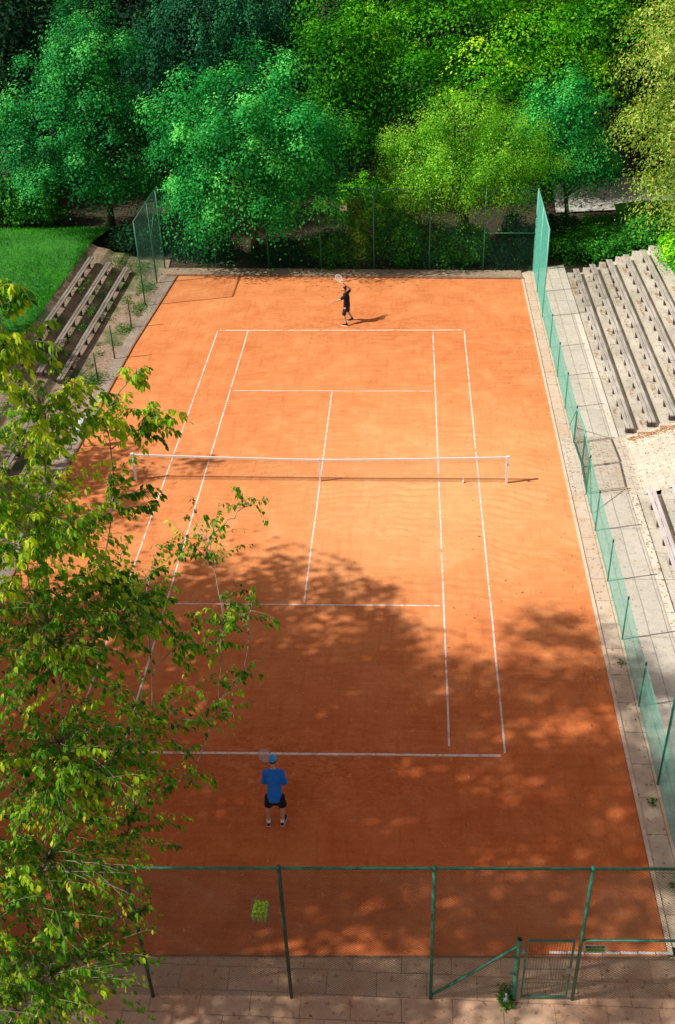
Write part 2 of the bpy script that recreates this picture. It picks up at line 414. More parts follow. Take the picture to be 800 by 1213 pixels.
def make_tree(name, base, lobes, mat, label, cat='tree', group=None, nsub=500, nleaf=40, leaf=.16, sig=(.35, .35, .22), trunk_r=.22,
              bark='bark', hang=0., up=.95, limbs=16, accent=0., shell=(.62, 1.02), droop=.2, trunk_h=None, tb=0., aspect=.6):
    root = empty(name, base, label, cat, group)
    P, tint, od, C = crown_points(lobes, nsub, nleaf, sig, shell, hang)
    kp = P[:, 2] > .45; P, tint, od = P[kp], tint[kp], od[kp]
    if accent: 
        a = rng.random(len(P)) < accent; tint = np.where(a, rng.uniform(.9, 1, len(P)), np.minimum(tint + tb, .88))
    else: tint = tint + tb
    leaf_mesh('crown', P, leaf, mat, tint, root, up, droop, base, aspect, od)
    bx, by, bz = base
    cx, cy = np.average(C[:, 0]), np.average(C[:, 1]); top = C[:, 2].max() * .88
    t = MB(); pts = []; rad = []
    for i in range(9):
        f = i / 8
        pts.append(((cx - bx) * f ** 1.5 + math.sin(i * 1.7) * .08, (cy - by) * f ** 1.5 + math.cos(i * 2.1) * .08, top * f - bz)); rad.append(trunk_r * (1.15 if i == 0 else 1) * (1 - f * .88))
    t.tube(pts, rad, 9)
    for j in range(limbs):
        c = C[rng.integers(len(C))]; z = c[2] * rng.uniform(.35, .7)
        f = min(max(z / top, .08), .95); s = Vector(((cx - bx) * f ** 1.5, (cy - by) * f ** 1.5, z - bz))
        e = Vector((c[0] - bx, c[1] - by, c[2] - bz)); mid = s.lerp(e, .5) + Vector((0, 0, .12 * (e - s).length))
        r0 = trunk_r * .42 * (1 - f * .6)
        t.tube([s, s.lerp(mid, .5) + Vector((.03, .04, .02)), mid, mid.lerp(e, .55), e], [r0, r0 * .8, r0 * .55, r0 * .35, .012], 6)
    t.build('trunk', M[bark], root, True)
    return root

# =================================================================== THE SETTING
# natural ground reaching the horizon
g = MB(); nX = 60
xs = [-600, -300, -150, -80, -50, -30, -15, 0, 15, 30, 50, 80, 150, 300, 600]; ys = [-600, -300, -120, -60, -35, -20, 0, 20, 40, 60, 90, 150, 300, 600]
vs = [(x, y, -.06) for y in ys for x in xs]; fs = []
for j in range(len(ys) - 1):
    for i in range(len(xs) - 1):
        a = j * len(xs) + i; fs.append((a, a + 1, a + 1 + len(xs), a + len(xs)))
g.add(vs, fs); struct(g.build('ground', M['ground']))

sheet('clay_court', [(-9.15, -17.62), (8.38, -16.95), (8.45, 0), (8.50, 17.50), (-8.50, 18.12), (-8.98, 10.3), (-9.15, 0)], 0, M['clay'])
sheet('near_paving', [(-14, -20.6), (16, -20.6), (16, -16.7), (8.38, -16.955), (-9.15, -17.625), (-14, -17.8)], -.006, M['slab_near'])
k = MB(); k.tube([(-9.2, -17.64, .0), (8.4, -16.97, .0)], .022, 4); struct(k.build('near_edging', M['plank_kerb']))
# right kerb and slabs
k = MB()
yk = -16.9; 
while yk < 17.3:
    y2 = min(yk + 1.0, 17.5); x0 = 8.40 + (yk + 17) * .0029; k.box(x0, yk + .006, -.05, x0 + .09, y2 - .006, .035); yk = y2
struct(k.build('right_kerb', M['kerb']))
sheet('side_paving', [(8.47, -16.75), (9.06, -16.75), (9.1, 18.6), (8.57, 18.2)], .0, M['slab_side'])
sheet('walkway', [(9.064, -16.75), (10.72, -16.75), (10.72, 19.2), (9.104, 18.7)], .002, M['slab_walk'])
# far strip
sheet('far_strip', [(-9.6, 18.22), (8.52, 17.55), (8.56, 18.5), (-9.7, 19.15)], .01, M['far_kerb'])
k = MB(); k.box(-9.1, -.05 - .06, -.03, 9.1 - .5, .05, .05)
k.v = [(x, y * 1. + 18.15 + (x + 8.5) * (17.53 - 18.15) / 17.0, z) for x, y, z in k.v]; struct(k.build('far_edging', M['plank_kerb']))
# left plank edging + slabs
k = MB()
for a, b_ in (((-8.53, 18.1), (-9.0, 10.3)), ((-9.0, 10.3), (-9.18, 0)), ((-9.18, 0), (-9.18, -17.6))):
    k.tube([(*a, 0.02), (*b_, 0.02)], .045, 4)
struct(k.build('left_edging', M['plank_kerb']))
sheet('left_paving', [(-9.25, -17.6), (-9.22, 0), (-9.05, 10.3), (-8.58, 18.15), (-9.1, 18.3), (-9.5, 10.3), (-9.62, 0), (-9.65, -17.6)], .008,
      mat_slabs('left_slab', (.40, .33, .27), (.30, .25, .20), (.10, .08, .06), 1., 1., 0, 0, (.17, .11, .07), .8, .8))
sheet('left_dirt', [(-11.0, -17.6), (-9.66, -17.6), (-9.63, 0), (-9.51, 10.3), (-9.11, 18.3), (-9.3, 20.2), (-11.0, 20.2)], -.004, M['dirt'])
# left bank, stepped under the benches then grass
k = MB()
prof = [(-11.0, -.004), (-11.45, .04), (-11.75, .24), (-12.3, .32), (-12.6, .5), (-13.15, .6), (-13.5, .85)]
yy = [-17, -12, -7, -2, 3, 6, 9, 12, 15, 18, 20.5]
vs = []
for j, y in enumerate(yy):
    for i, (x, z) in enumerate(prof):
        vs.append((x + .05 * math.sin(j * 2.3 + i), y, z + (.03 * math.sin(j * 1.9 + i * 1.3) if i else 0)))
n = len(prof); fs = [(j * n + i, j * n + n + i, j * n + n + i + 1, j * n + i + 1) for j in range(len(yy) - 1) for i in range(n - 1)]
k.add(vs, fs); struct(k.build('left_bank', M['dirt']))
k = MB(); vs = []
gx = [-13.48, -14.5, -17, -21, -28, -40]; gz = [.85, .95, 1.0, 1.05, 1.15, 1.3]; gy = [-17, -5, 3, 8, 12, 16, 20.5, 23, 25.0]
for j, y in enumerate(gy):
    for i, x in enumerate(gx): vs.append((x + (.05 * math.sin(j) if i == 0 else 0), y, gz[i] * (1 if y < 21 else (.5 if y < 24 else .0)) + .04 * math.sin(i * 2 + j * 3) - (.05 if y > 24 else 0)))
n = len(gx); fs = [(j * n + i, j * n + n + i, j * n + n + i + 1, j * n + i + 1) for j in range(len(gy) - 1) for i in range(n - 1)]
k.add(vs, fs); struct(k.build('grass_bank', M['grass'], None, True))

# right terraces (two blocks) and the paved ramp between them
def terrace(name, y0, y1, rows):
    k = MB()
    for i in range(rows):
        x0 = 10.76 + .75 * i; z = .28 * i
        x1 = 10.76 + .75 * (i + 1)
        z = max(z, .012)
        k.box(x0, y0, -.05, x1, y1, z)
    return struct(k.build(name, M['slab_terrace']))
terrace('upper_terrace', 3.05, 18.2, 7); terrace('lower_terrace', -17, -.62, 5)
k = MB(); k.add([(10.724, -.62, .003), (10.9, -.62, .003), (16.5, -.62, 2.0), (16.5, 3.05, 2.0), (10.9, 3.05, .003), (10.724, 3.05, .003)], [(0, 1, 4, 5), (1, 2, 3, 4)])
struct(k.build('paved_ramp', M['brick_path']))
sheet('gate_threshold', [(8.56, -.6), (10.72, -.6), (10.72, 3.05), (8.58, 3.05)], .006, M['brick_path'])
k = MB()
for i in range(6): k.box(11.35 + .75 * i, 2.90, .14 + .28 * i - .1, 12.05 + .75 * i, 3.03, .14 + .28 * i + .17)
struct(k.build('terrace_kerb', M['kerb']))
# right bank beside and behind the terrace
k = MB(); vs = []
bx_ = [14.4, 16, 19, 26, 45]; by_ = [-20, -5, 6, 12, 16, 19, 24, 27]
for j, y in enumerate(by_):
    for i, x in enumerate(bx_): vs.append((x + (.9 * max(0, (12 - y)) / 12 if i == 0 else 0), y, [1.0, 2.0, 2.2, 2.3, 2.5][i] * (1 if y < 22 else .25) + .1 * math.sin(j * 2 + i)))
n = len(bx_); fs = [(j * n + i, j * n + i + 1, j * n + n + i + 1, j * n + n + i) for j in range(len(by_) - 1) for i in range(n - 1)]
k.add(vs, fs); struct(k.build('right_bank', M['grass'], None, True))
sheet('asphalt_path', [(11.2, 26.6), (40, 29.5), (40, 35.5), (11.6, 32.0)], .05, M['asphalt'])

# court lines (flat tapes 4 mm above the clay)
lw = .05
def tape(x0, y0, x1, y1):
    b = MB()
    n = max(int(max(abs(x1 - x0), abs(y1 - y0)) / 1.5), 1)
    vx = x1 - x0 < y1 - y0
    vs = []
    for i in range(n + 1):
        f = i / n; w = .006 * math.sin(i * 2.7 + x0)
        if vx: y = y0 + (y1 - y0) * f; vs += [(x0 + w, y, .004), (x1 + w, y, .004)]
        else: x = x0 + (x1 - x0) * f; vs += [(x, y0 + w, .004), (x, y1 + w, .004)]
    fs = [((2 * i, 2 * i + 1, 2 * i + 3, 2 * i + 2) if vx else (2 * i, 2 * i + 2, 2 * i + 3, 2 * i + 1)) for i in range(n)]
    return b.add(vs, fs)
LB = MB()
def addt(*a):
    t = tape(*a); LB.add(t.v, t.f)
for x in (-5.485, 5.485): addt(x - lw / 2, -11.80, x + lw / 2, 11.82)
for x in (-4.115, 4.115): addt(x - lw / 2, -11.62, x + lw / 2, 11.82)
addt(-5.40, 11.85, 5.37, 11.92)
t = tape(-5.40, -11.92, 5.37, -11.85); LB.add([(x, y + (5.4 - x) * -.021, z) for x, y, z in t.v], t.f)
addt(-4.0, 6.4 - lw / 2, 4.0, 6.4 + lw / 2)
t = tape(-4.0, -6.4 - lw / 2, 4.0, -6.4 + lw / 2); LB.add([(x, y + .03 + (4 - x) * -.013, z) for x, y, z in t.v], t.f)
addt(-.025, -6.34, .025, 6.34)
struct(LB.build('court_lines', M['line']))

# =================================================================== THE NET
net = empty('tennis_net', (0, .02, 0), 'low tennis net with white top band stretched across the clay court', 'tennis net')
def top_z(x): return .914 + (1.07 - .914) * min(abs(x) / 6.4, 1) ** 1.3
V = []; F = []
def bar(A, B, r):
    A = np.array(A, float); B = np.array(B, float); t = (B - A) / np.linalg.norm(B - A)
    u = np.cross(t, [0, 1, 0]); u = u / np.linalg.norm(u); w = np.array([0, 1., 0]); o = len(V)
    for Q in (A, B):
        for a in (90, 210, 330): V.append(Q + r * (u * math.cos(R(a)) + w * math.sin(R(a))))
    F.extend([(o, o + 1, o + 4, o + 3), (o + 1, o + 2, o + 5, o + 4), (o + 2, o, o + 3, o + 5)])
x = -6.4
while x < 6.34: bar((x, 0, .03), (x, 0, top_z(x)), .0013); x += .045
for j in range(21):
    for i in range(12):
        xa = -6.4 + i * 12.74 / 12; xb = -6.4 + (i + 1) * 12.74 / 12; f = (j + .5) / 21
        bar((xa, 0, .03 + (top_z(xa) - .05) * f), (xb, 0, .03 + (top_z(xb) - .05) * f), .0013)
for r_ in range(4):
    for i in range(12):
        xa = -6.4 + i * 12.74 / 12; xb = -6.4 + (i + 1) * 12.74 / 12
        bar((xa, .01, top_z(xa) - .08 - .045 * r_), (xb, .01, top_z(xb) - .08 - .045 * r_), .002)
np_mesh('mesh', np.array(V), np.array(F), M['net'], parent=net)
b = MB()
for i in range(24):
    xa = -6.45 + i * 12.83 / 24; xb = -6.45 + (i + 1) * 12.83 / 24; za, zb = top_z(xa), top_z(xb)
    b.add([(xa, -.018, za - .062), (xb, -.018, zb - .062), (xb, -.018, zb), (xa, -.018, za), (xa, .018, za - .062), (xb, .018, zb - .062), (xb, .018, zb), (xa, .018, za)],
          [(0, 1, 2, 3), (5, 4, 7, 6), (3, 2, 6, 7), (0, 4, 5, 1)])
b.build('top_band', M['white'], net)
b = MB(); b.box(-.028, -.024, 0.01, .028, .024, .93); b.build('centre_strap', M['white'], net)
for x in (-6.5, 6.42):
    b = MB(); b.box(x - .04, -.045, 0, x + .04, .035, 1.08); b.box(x - .05, -.055, 1.08, x + .05, .045, 1.10)
    p = b.build('post', M['white'], net)
    b = MB(); b.tube([(x, -.055, .8), (x, -.12, .8)], .03, 8); b.tube([(x, -.12, .8), (x + .09, -.12, .86)], .01, 6); b.build('winder', M['steel'], p)
b = MB(); b.tube([(4.95, 0, .015), (4.95, 0, .2)], .012, 6); b.ball((4.95, -.03, .05), .035, 8, 6); b.build('peg', M['white'], net)

# =================================================================== NEAR FENCE AND GATE
def near_y(x): return -18.22 + (x + 1.98) * .036
nf = empty('chain_link_fence', (2, near_y(2), 0), 'tall green chain link fence along the near end of the court', 'fence')
O = np.array([2, near_y(2), 0])
def rel(p, o=O): return tuple(np.array(p, float) - np.array(o, float))
ZT = 4.12
chain('wire_mesh', (-11, near_y(-11)), (5.2, near_y(5.2)), .05, ZT, M['wire'], nf, .072, .003, O)
chain('wire_mesh', (6.40, near_y(6.4)), (9.05, near_y(9.05)), .05, ZT, M['wire'], nf, .072, .003, O)
chain('wire_mesh', (5.2, near_y(5.2)), (6.40, near_y(6.4)), 2.0, ZT, M['wire'], nf, .072, .003, O)
b = MB(); b.tube([rel((-11, near_y(-11), ZT)), rel((9.1, near_y(9.1), ZT))], .028, 8); b.build('top_rail', M['rail'], nf, True)
b = MB(); b.tube([rel((6.3, near_y(6.3), 1.98)), rel((9.1, near_y(9.1), 1.98))], .026, 8); b.build('middle_rail', M['rail'], nf, True)
for x in (-10.4, -7.6, -4.79, -1.98, .79, 3.55, 6.33, 9.05):
    b = MB(); b.tube([rel((x, near_y(x), -.05)), rel((x, near_y(x), ZT))], .034, 10)
    b.tube([rel((x, near_y(x) , ZT - .05)), rel((x, near_y(x), ZT + .045))], .042, 10)
    b.build('post', M['rail_dark'] if x < 3 else M['rail'], nf, True)
b = MB(); b.tube([rel((3.55, near_y(3.55), .08)), rel((5.16, near_y(5.16), 1.78))], .03, 8); b.build('brace', M['rail'], nf, True)
b = MB(); x = 5.18; b.tube([rel((x, near_y(x), -.05)), rel((x, near_y(x), 2.02))], .05, 12, False)
b.tube([rel((x, near_y(x), 2.02)), rel((x, near_y(x), 1.9))], .04, 12, False); b.build('gate_post', M['rail'], nf, True)
for z in (.5, .95, 1.5):
    b = MB(); b.box(*rel((5.05, near_y(5.1) - .06, z)), *rel((5.13, near_y(5.1) - .03, z + .035))); b.build('clamp', M['rail_dark'], nf)

ga = empty('gate', (5.3, near_y(5.3), 0), 'closed green steel gate with vertical bars in the near fence', 'gate')
OG = (5.3, near_y(5.3), 0)
x0, x1 = 5.33, 6.20
b = MB()
for p, q in (((x0, .07), (x0, 1.98)), ((x1, .07), (x1, 1.98)), ((x0, .09), (x1, .09)), ((x0, 1.96), (x1, 1.96))):
    A = rel((p[0], near_y(p[0]), p[1]), OG); B = rel((q[0], near_y(q[0]), q[1]), OG); b.tube([A, B], .026, 4)
b.build('gate_frame', M['rail'], ga)
b = MB(); n = 17
for i in range(1, n):
    x = x0 + (x1 - x0) * i / n; b.tube([rel((x, near_y(x), .1), OG), rel((x, near_y(x), 1.95), OG)], .004, 4)
for z in (.55, 1.02, 1.5): b.tube([rel((x0, near_y(x0) + .008, z), OG), rel((x1, near_y(x1) + .008, z), OG)], .006, 4)
b.build('bar_panel', M['wire_green'], ga)
b = MB(); b.box(*rel((6.12, near_y(6.2) - .05, .95), OG), *rel((6.22, near_y(6.2) - .02, 1.15), OG)); lk = b.build('lock', M['steel'], ga)
b = MB(); b.tube([rel((6.08, near_y(6.2) - .09, 1.08), OG), rel((6.2, near_y(6.2) - .09, 1.08), OG), rel((6.2, near_y(6.2) - .03, 1.08), OG)], .009, 6); b.build('handle', M['steel'], lk)
for z in (.4, 1.55):
    b = MB(); b.tube([rel((5.26, near_y(5.26), z), OG), rel((5.26, near_y(5.26), z + .12), OG)], .018, 8); b.box(*rel((5.18, near_y(5.2) - .012, z + .04), OG), *rel((5.33, near_y(5.2) + .012, z + .07), OG)); b.build('hinge', M['steel'], ga)

sg = empty('fence_sign', (6.62, near_y(6.62) + .05, 1.62), 'small rectangular notice with dark band and green field wired to the fence', 'sign')
b = MB(); b.box(-.21, -.006, -.11, .21, .006, .11); b.build('plate', M['white'], sg)
b = MB(); b.box(-.18, -.011, .05, .18, -.007, .09); b.build('dark_band', M['sign_dark'], sg)
b = MB(); b.box(-.18, -.011, -.065, .18, -.007, .045); b.build('green_field', M['sign_green'], sg)
b = MB(); xx = -.15; random.seed(3)
while xx < .14:
    w = random.uniform(.012, .035); b.box(xx, -.014, -.028, xx + w, -.0115, .004); xx += w + .008
b.build('lettering', M['rail_dark'], sg)
xx = -.09; b = MB()
while xx < .1:
    w = random.uniform(.012, .03); b.box(xx, -.014, .06, xx + w, -.0115, .08); xx += w + .009
b.build('lettering', M['sign_green'], sg)
sg.rotation_euler = (R(-4), 0, R(2))

b = MB(); 
for i in range(7): b.box(6.0 + i * .36, near_y(6) + .93 + i * .013, -.004, 6.33 + i * .36, near_y(6) + .98 + i * .013, .03)
tag(b.build('edging_board', M['white']), 'row of white edging pieces on the ground behind the small notice', 'edging')

# =================================================================== RIGHT SIDE FENCE
sf = empty('side_fence', (9.04, 0, 0), 'low teal mesh fence running between court and walkway, tall at both ends', 'fence')
OS = (9.04, 0, 0); X = 9.04
ys_low = [-12.62, -10.15, -7.65, -5.14, -2.64, -.62]; ys_hi = [2.62, 5.1, 7.6, 10.2, 13.2]
chain('wire_mesh', (X, -12.62), (X, -.62), .04, 1.47, M['wire_teal'], sf, .055, .0021, OS)
chain('wire_mesh', (X, 2.62), (X, 13.2), .04, 1.47, M['wire_teal'], sf, .055, .0021, OS)
for a, b2 in ((-12.62, -.62), (2.62, 13.2)):
    b = MB(); b.tube([(0, a, 1.47), (0, b2, 1.47)], .006, 6); b.tube([(0, a, .05), (0, b2, .05)], .005, 6); b.build('tension_wire', M['rail_light'], sf)
for y in ys_low[1:] + ys_hi[:-1]:
    b = MB(); b.tube([(0, y, -.05), (0, y, 1.47)], .024, 8); p = b.build('post', M['rail'], sf, True)
    b = MB(); b.tube([(0, y, 1.47), (0, y, 1.56)], .027, 8); b.build('post_cap', M['rail_dark'], p, True)
for y, yb in ((-.62, -1.75), (2.62, 3.75)):
    b = MB(); b.tube([(0, y, 1.4), (0, yb, .05)], .016, 6); b.build('brace', M['rail'], sf)
chain('tall_mesh', (X, 13.2), (X + .1, 18.55), .04, 4.1, M['wire_teal'], sf, .055, .0022, OS)
for y in (13.2, 15.9, 18.5):
    b = MB(); b.tube([((y - 13.2) * .018, y, -.05), ((y - 13.2) * .018, y, 4.15)], .034, 8); b.build('tall_post', M['rail_light'], sf, True)
b = MB(); b.tube([(0, 13.2, 4.12), (.1, 18.55, 4.12)], .028, 8); b.build('top_rail', M['rail_light'], sf, True)
chain('tall_mesh', (X, -17.8), (X, -12.62), .04, 4.1, M['wire_teal'], sf, .055, .0026, OS)
for y in (-12.62, -15.2):
    b = MB(); b.tube([(0, y, -.05), (0, y, 4.15)], .034, 8); b.build('tall_post', M['rail'], sf, True)
b = MB(); b.tube([(0, -17.85, 4.12), (0, -12.6, 4.12)], .028, 8); b.build('top_rail', M['rail'], sf, True)
# double gate in it
def leafgate(y0, y1, rz, label, hinge_y):
    r = empty('side_gate', (9.04, hinge_y, 0), label, 'gate'); r.rotation_euler = (0, 0, rz)
    a, c = y0 - hinge_y, y1 - hinge_y
    b = MB()
    for p, q in (((a, .08), (a, 1.45)), ((c, .08), (c, 1.45)), ((a, .08), (c, .08))): b.tube([(0, *p), (0, *q)], .02, 6)
    b.build('gate_frame', M['rail'], r)
    b = MB(); b.tube([(0, a, 1.45), (0, c, 1.45)], .03, 6); b.build('top_bar', M['rail_light'], r)
    chain('wire_mesh', (9.04, y0), (9.04, y1), .1, 1.43, M['wire_green'], r, .055, .0018, (9.04, hinge_y, 0))
    b = MB(); b.box(-.03, (c if hinge_y == y0 else a) - .04, .9, .03, (c if hinge_y == y0 else a) + .04, 1.02); b.build('latch', M['steel'], r)
leafgate(-.54, .98, R(-2), 'nearer leaf of the green double gate beside the paved ramp', -.54)
leafgate(1.04, 2.55, R(3), 'farther leaf of the green double gate, next to the bleacher end', 2.55)

# =================================================================== FAR FENCE
def far_y(x): return 19.02 - (x + 9.4) * .028
OF = (0, far_y(0), 0)
ff = empty('back_fence', OF, 'tall dark green mesh fence across the far end under the trees', 'fence')
chain('wire_mesh', (-9.35, far_y(-9.35)), (9.14, far_y(9.14)), .04, 4.1, M['wire_green'], ff, .07, .0022, OF)
b = MB(); b.tube([rel((-9.35, far_y(-9.35), 4.12), OF), rel((9.14, far_y(9.14), 4.12), OF)], .028, 8); b.build('top_rail', M['rail'], ff, True)
for x in (-9.35, -6.7, -4.0, -1.35, 1.3, 4.05, 6.7):
    b = MB(); b.tube([rel((x, far_y(x), 0), OF), rel((x, far_y(x), 4.15), OF)], .036, 8); b.build('post', M['rail'], ff, True)
b = MB(); b.tube([rel((6.7, far_y(6.7) - .03, 1.95), OF), rel((9.1, far_y(9.1) - .03, 1.95), OF)], .03, 8); b.build('middle_rail', M['rail'], ff, True)
fp = tag(MB().box(-.17, -.01, -.12, .17, .01, .12).build('small_sign', M['white']), 'small blank white plate high on the far fence', 'sign'); fp.location = (-.15, far_y(0) - .05, 3.2); fp.rotation_euler = (R(-12), 0, 0)
# left wing
OW = (-9.38, 14.54, 0)
wg = empty('wing_fence', OW, 'tall green mesh wing fence at the far left court corner', 'fence')
chain('wire_mesh', (-9.38, 14.54), (-9.36, 18.95), .04, 4.12, M['wire_green'], wg, .08, .0022, OW)
for y in (14.54, 17.2):
    b = MB(); b.tube([rel((-9.38, y, 0), OW), rel((-9.38, y, 4.15), OW)], .035, 8); b.build('post', M['rail'], wg, True)
b = MB(); b.tube([rel((-9.38, 14.5, 4.14), OW), rel((-9.36, 19.0, 4.14), OW)], .03, 8); b.build('top_rail', M['rail'], wg, True)
b = MB(); b.tube([rel((-9.38, 17.2, 2.3), OW), rel((-9.38, 18.7, 3.6), OW)], .02, 8); b.build('brace', M['rail'], wg, True)
for (x, y, h, nm) in ((-9.5, 12.19, 1.42, 'farthest'), (-9.52, 9.15, 1.55, 'middle'), (-9.72, 7.13, 1.3, 'nearest visible')):
    b = MB(); b.tube([(0, 0, -.05), (.01, 0, h * .5), (0, .01, h)], .03, 8); o = b.build('fence_post', M['rust'], None, True); o.location = (x, y, 0)
    tag(o, nm + ' of the three bare dark green posts beside the left bleachers', 'fence post', 'bare posts beside the left bleachers')

# =================================================================== BLEACHERS
def bench(name, x, z, y0, y1, wood, label, group, sup=.95, w=.27, zt=.32, taper=False):
    r = empty(name, (x, y0, z), label, 'bench', group)
    L = y1 - y0
    for j in (0, 1):
        n = 4; b = MB()
        xa = -w / 2 + j * (w / 2 + .016); ws = w / 2 - .016
        for i in range(n):
            ya = L * i / n + .006; yb = L * (i + 1) / n - .006; dz = .006 * math.sin(i * 3 + x * 7 + j)
            b.box(xa, ya, zt - .045 + dz, xa + ws, yb, zt + dz)
        b.build('seat_plank', wood, r)
    y = .25
    while y < L:
        b = MB(); b.add([(-w / 2 + .03, y - .06, 0), (w / 2 - .03, y - .06, 0), (w / 2 - .03, y + .06, 0), (-w / 2 + .03, y + .06, 0),
                         (-w / 2 + .01, y - .045, zt - .052), (w / 2 - .01, y - .045, zt - .052), (w / 2 - .01, y + .045, zt - .052), (-w / 2 + .01, y + .045, zt - .052)],
                        [(0, 1, 5, 4), (1, 2, 6, 5), (2, 3, 7, 6), (3, 0, 4, 7)])
        b.build('support', M['support'], r); y += sup
    b = MB(); b.box(-w / 2, -.02, zt - .22, w / 2, .004, zt - .048); b.build('end_board', M['support'], r)
    return r
ordn = ['lowest', 'second lowest', 'middle', 'second highest', 'highest']
for i in range(5):
    xx = 11.12 + .745 * i
    bench('plank_bench', xx, max(.28 * i, .012), 3.12 + (0 if i < 3 else .1), 17.95 - .1 * i, M['wood'],
          'weathered two-plank bench, %s row of the far right bleachers' % ordn[i], 'benches of the right bleachers')
for i in range(3):
    bench('plank_bench', 11.12 + .745 * i, max(.28 * i, .012), -16.9, -.72 - .0 * i, M['wood_pale'],
          'sun-bleached plank bench, %s row of the right bleachers nearer than the ramp' % ['lowest', 'second', 'third'][i], 'benches of the right bleachers')
for i in range(3):
    bench('plank_bench', -11.17 - .87 * i, [.0, .26, .54][i], 6.75 + .15 * i - (1.0 if i == 2 else 0), 18.5, M['wood_dark'],
          'old grey-brown bench, %s row of the left bleachers by the grass' % ['lowest', 'middle', 'highest'][i], 'benches of the left bleachers', 1.15, .26)
bench('plank_bench', -11.3, .03, -6.0, 3.6, M['wood_dark'], 'old bench at the left, half hidden by the near foliage', 'benches of the left bleachers', 1.2, .36)
nb = MB(); nb.box(-.22, -.012, -.17, .22, .012, .17); no = empty('notice_board', (-8.95, 2.1, 0), 'pale blue and white board on a short stake, seen through leaves at left', 'sign')
o_ = nb.build('panel', M['pale_blue'], no); o_.location = (0, 0, 1.0); o_.rotation_euler = (R(-40), R(-25), R(15))
nb = MB(); nb.tube([(0, .05, -.02), (0, .02, .95)], .02, 6); nb.build('stake', M['rust'], no)
nb = MB()
for i in range(4): nb.box(-.17 + .09 * i, -.018, -.14, -.12 + .09 * i, -.0125, .14)
o_ = nb.build('stripe', M['white'], no); o_.location = (0, 0, 1.0); o_.rotation_euler = (R(-40), R(-25), R(15))

# =================================================================== BALL BASKET
bk = empty('ball_basket', (0.03, -16.7, 0), 'wire ball hopper on legs, heaped with tennis balls', 'ball basket')
b = MB(); W = .175; D = .205
for z in (.50, .58, .66, .74):
    rr = .0045 if z > .73 else .003
    for p, q in (((-W, -D), (W, -D)), ((W, -D), (W, D)), ((W, D), (-W, D)), ((-W, D), (-W, -D))): b.tube([(*p, z), (*q, z)], rr, 5)
for i in range(7):
    t = -W + 2 * W * i / 6
    for y in (-D, D): b.tube([(t, y, .5), (t, y, .74)], .0028, 4)
    b.tube([(t, -D, .5), (t, D, .5)], .0028, 4)
for i in range(8):
    t = -D + 2 * D * i / 7
    for x in (-W, W): b.tube([(x, t, .5), (x, t, .74)], .0028, 4)
b.build('basket_wires', M['steel'], bk)
for sx in (-1, 1):
    for sy in (-1, 1):
        b = MB(); b.tube([(sx * W, sy * D, .5), (sx * (W + .02), sy * (D + .03), .0)], .007, 6); b.build('leg', M['steel'], bk)
def ball_proto():
    b = MB(); b.ball((0, 0, 0), .034, 14, 10)
    r = b.build('tennis_ball', M['ball'], None, True)
    s = MB(); pts = []
    for i in range(25):
        t = 2 * math.pi * i / 24; a = .44; x_ = math.cos(t) + .0; 
        th = math.pi / 2 - (math.pi / 2 - a) * math.cos(t); ph = t / 2 + a * math.sin(2 * t)
        v = Vector((math.sin(th) * math.cos(ph * 2), math.sin(th) * math.sin(ph * 2), math.cos(th))) * .0338
        pts.append(v)
    s.tube(pts, .0016, 4, False); s.build('seam', M['seam'], r)
    return tag(r, 'bright yellow-green tennis ball heaped in the wire basket', 'tennis ball', 'tennis balls in the wire basket')
random.seed(5); first = True; proto = ball_proto()
for lay, z in enumerate((.60, .652, .704, .756)):
    nx, ny = (4, 5) if lay % 2 == 0 else (4, 4)
    if lay == 3: nx, ny = 3, 3
    for i in range(nx):
        for j in range(ny):
            o = proto if first else copy_tree(proto); first = False
            o.location = (.03 + (i - (nx - 1) / 2) * .080 + random.uniform(-.012, .012), -16.7 + (j - (ny - 1) / 2) * (.080) + random.uniform(-.012, .012), z + random.uniform(-.012, .016))
            o.rotation_euler = (random.uniform(0, 3), random.uniform(0, 3), random.uniform(0, 3))

# =================================================================== PEOPLE
def rmesh(b, name, mat, parent, voxel, smooth):
    """fuse overlapping volumes into one continuous skin"""
    o = b.build(name, mat, parent)
    m1 = o.modifiers.new('r', 'REMESH'); m1.mode = 'VOXEL'; m1.voxel_size = voxel; m1.adaptivity = 0
    m2 = o.modifiers.new('s', 'SMOOTH'); m2.factor = .5; m2.iterations = smooth
    dg = bpy.context.evaluated_depsgraph_get(); dg.update()
    nm = bpy.data.meshes.new_from_object(o.evaluated_get(dg)); o.modifiers.clear()
    nm.polygons.foreach_set('use_smooth', [True] * len(nm.polygons)); nm.materials.clear(); nm.materials.append(mat)
    old = o.data; o.data = nm; bpy.data.meshes.remove(old); return o
def skin_mesh(name, joints, edges, mat, parent, root=None, level=2, extra=None):
    b = MB()
    for k, (p, r) in joints.items():
        r = r if isinstance(r, tuple) else (r, r)
        b.ball(p, (r[0], r[1], (r[0] + r[1]) / 2 if r[0] < .09 else min(r) * .9), 14, 10)
    for a, c in edges:
        (pa, ra), (pc, rc) = joints[a], joints[c]
        ra = ra if isinstance(ra, tuple) else (ra, ra); rc = rc if isinstance(rc, tuple) else (rc, rc)
        pa, pc = Vector(pa), Vector(pc); n = max(3, int((pc - pa).length / .03))
        for i in range(1, n):
            f = i / n; x, y = ra[0] + (rc[0] - ra[0]) * f, ra[1] + (rc[1] - ra[1]) * f
            b.ball(pa.lerp(pc, f), (x, y, (x + y) / 2 if x < .09 else min(x, y) * .9), 14, 10)
    if extra: b.add(extra.v, extra.f)
    return rmesh(b, name, mat, parent, .0075 if name == 'body' else .011, 2 if name == 'body' else 6)

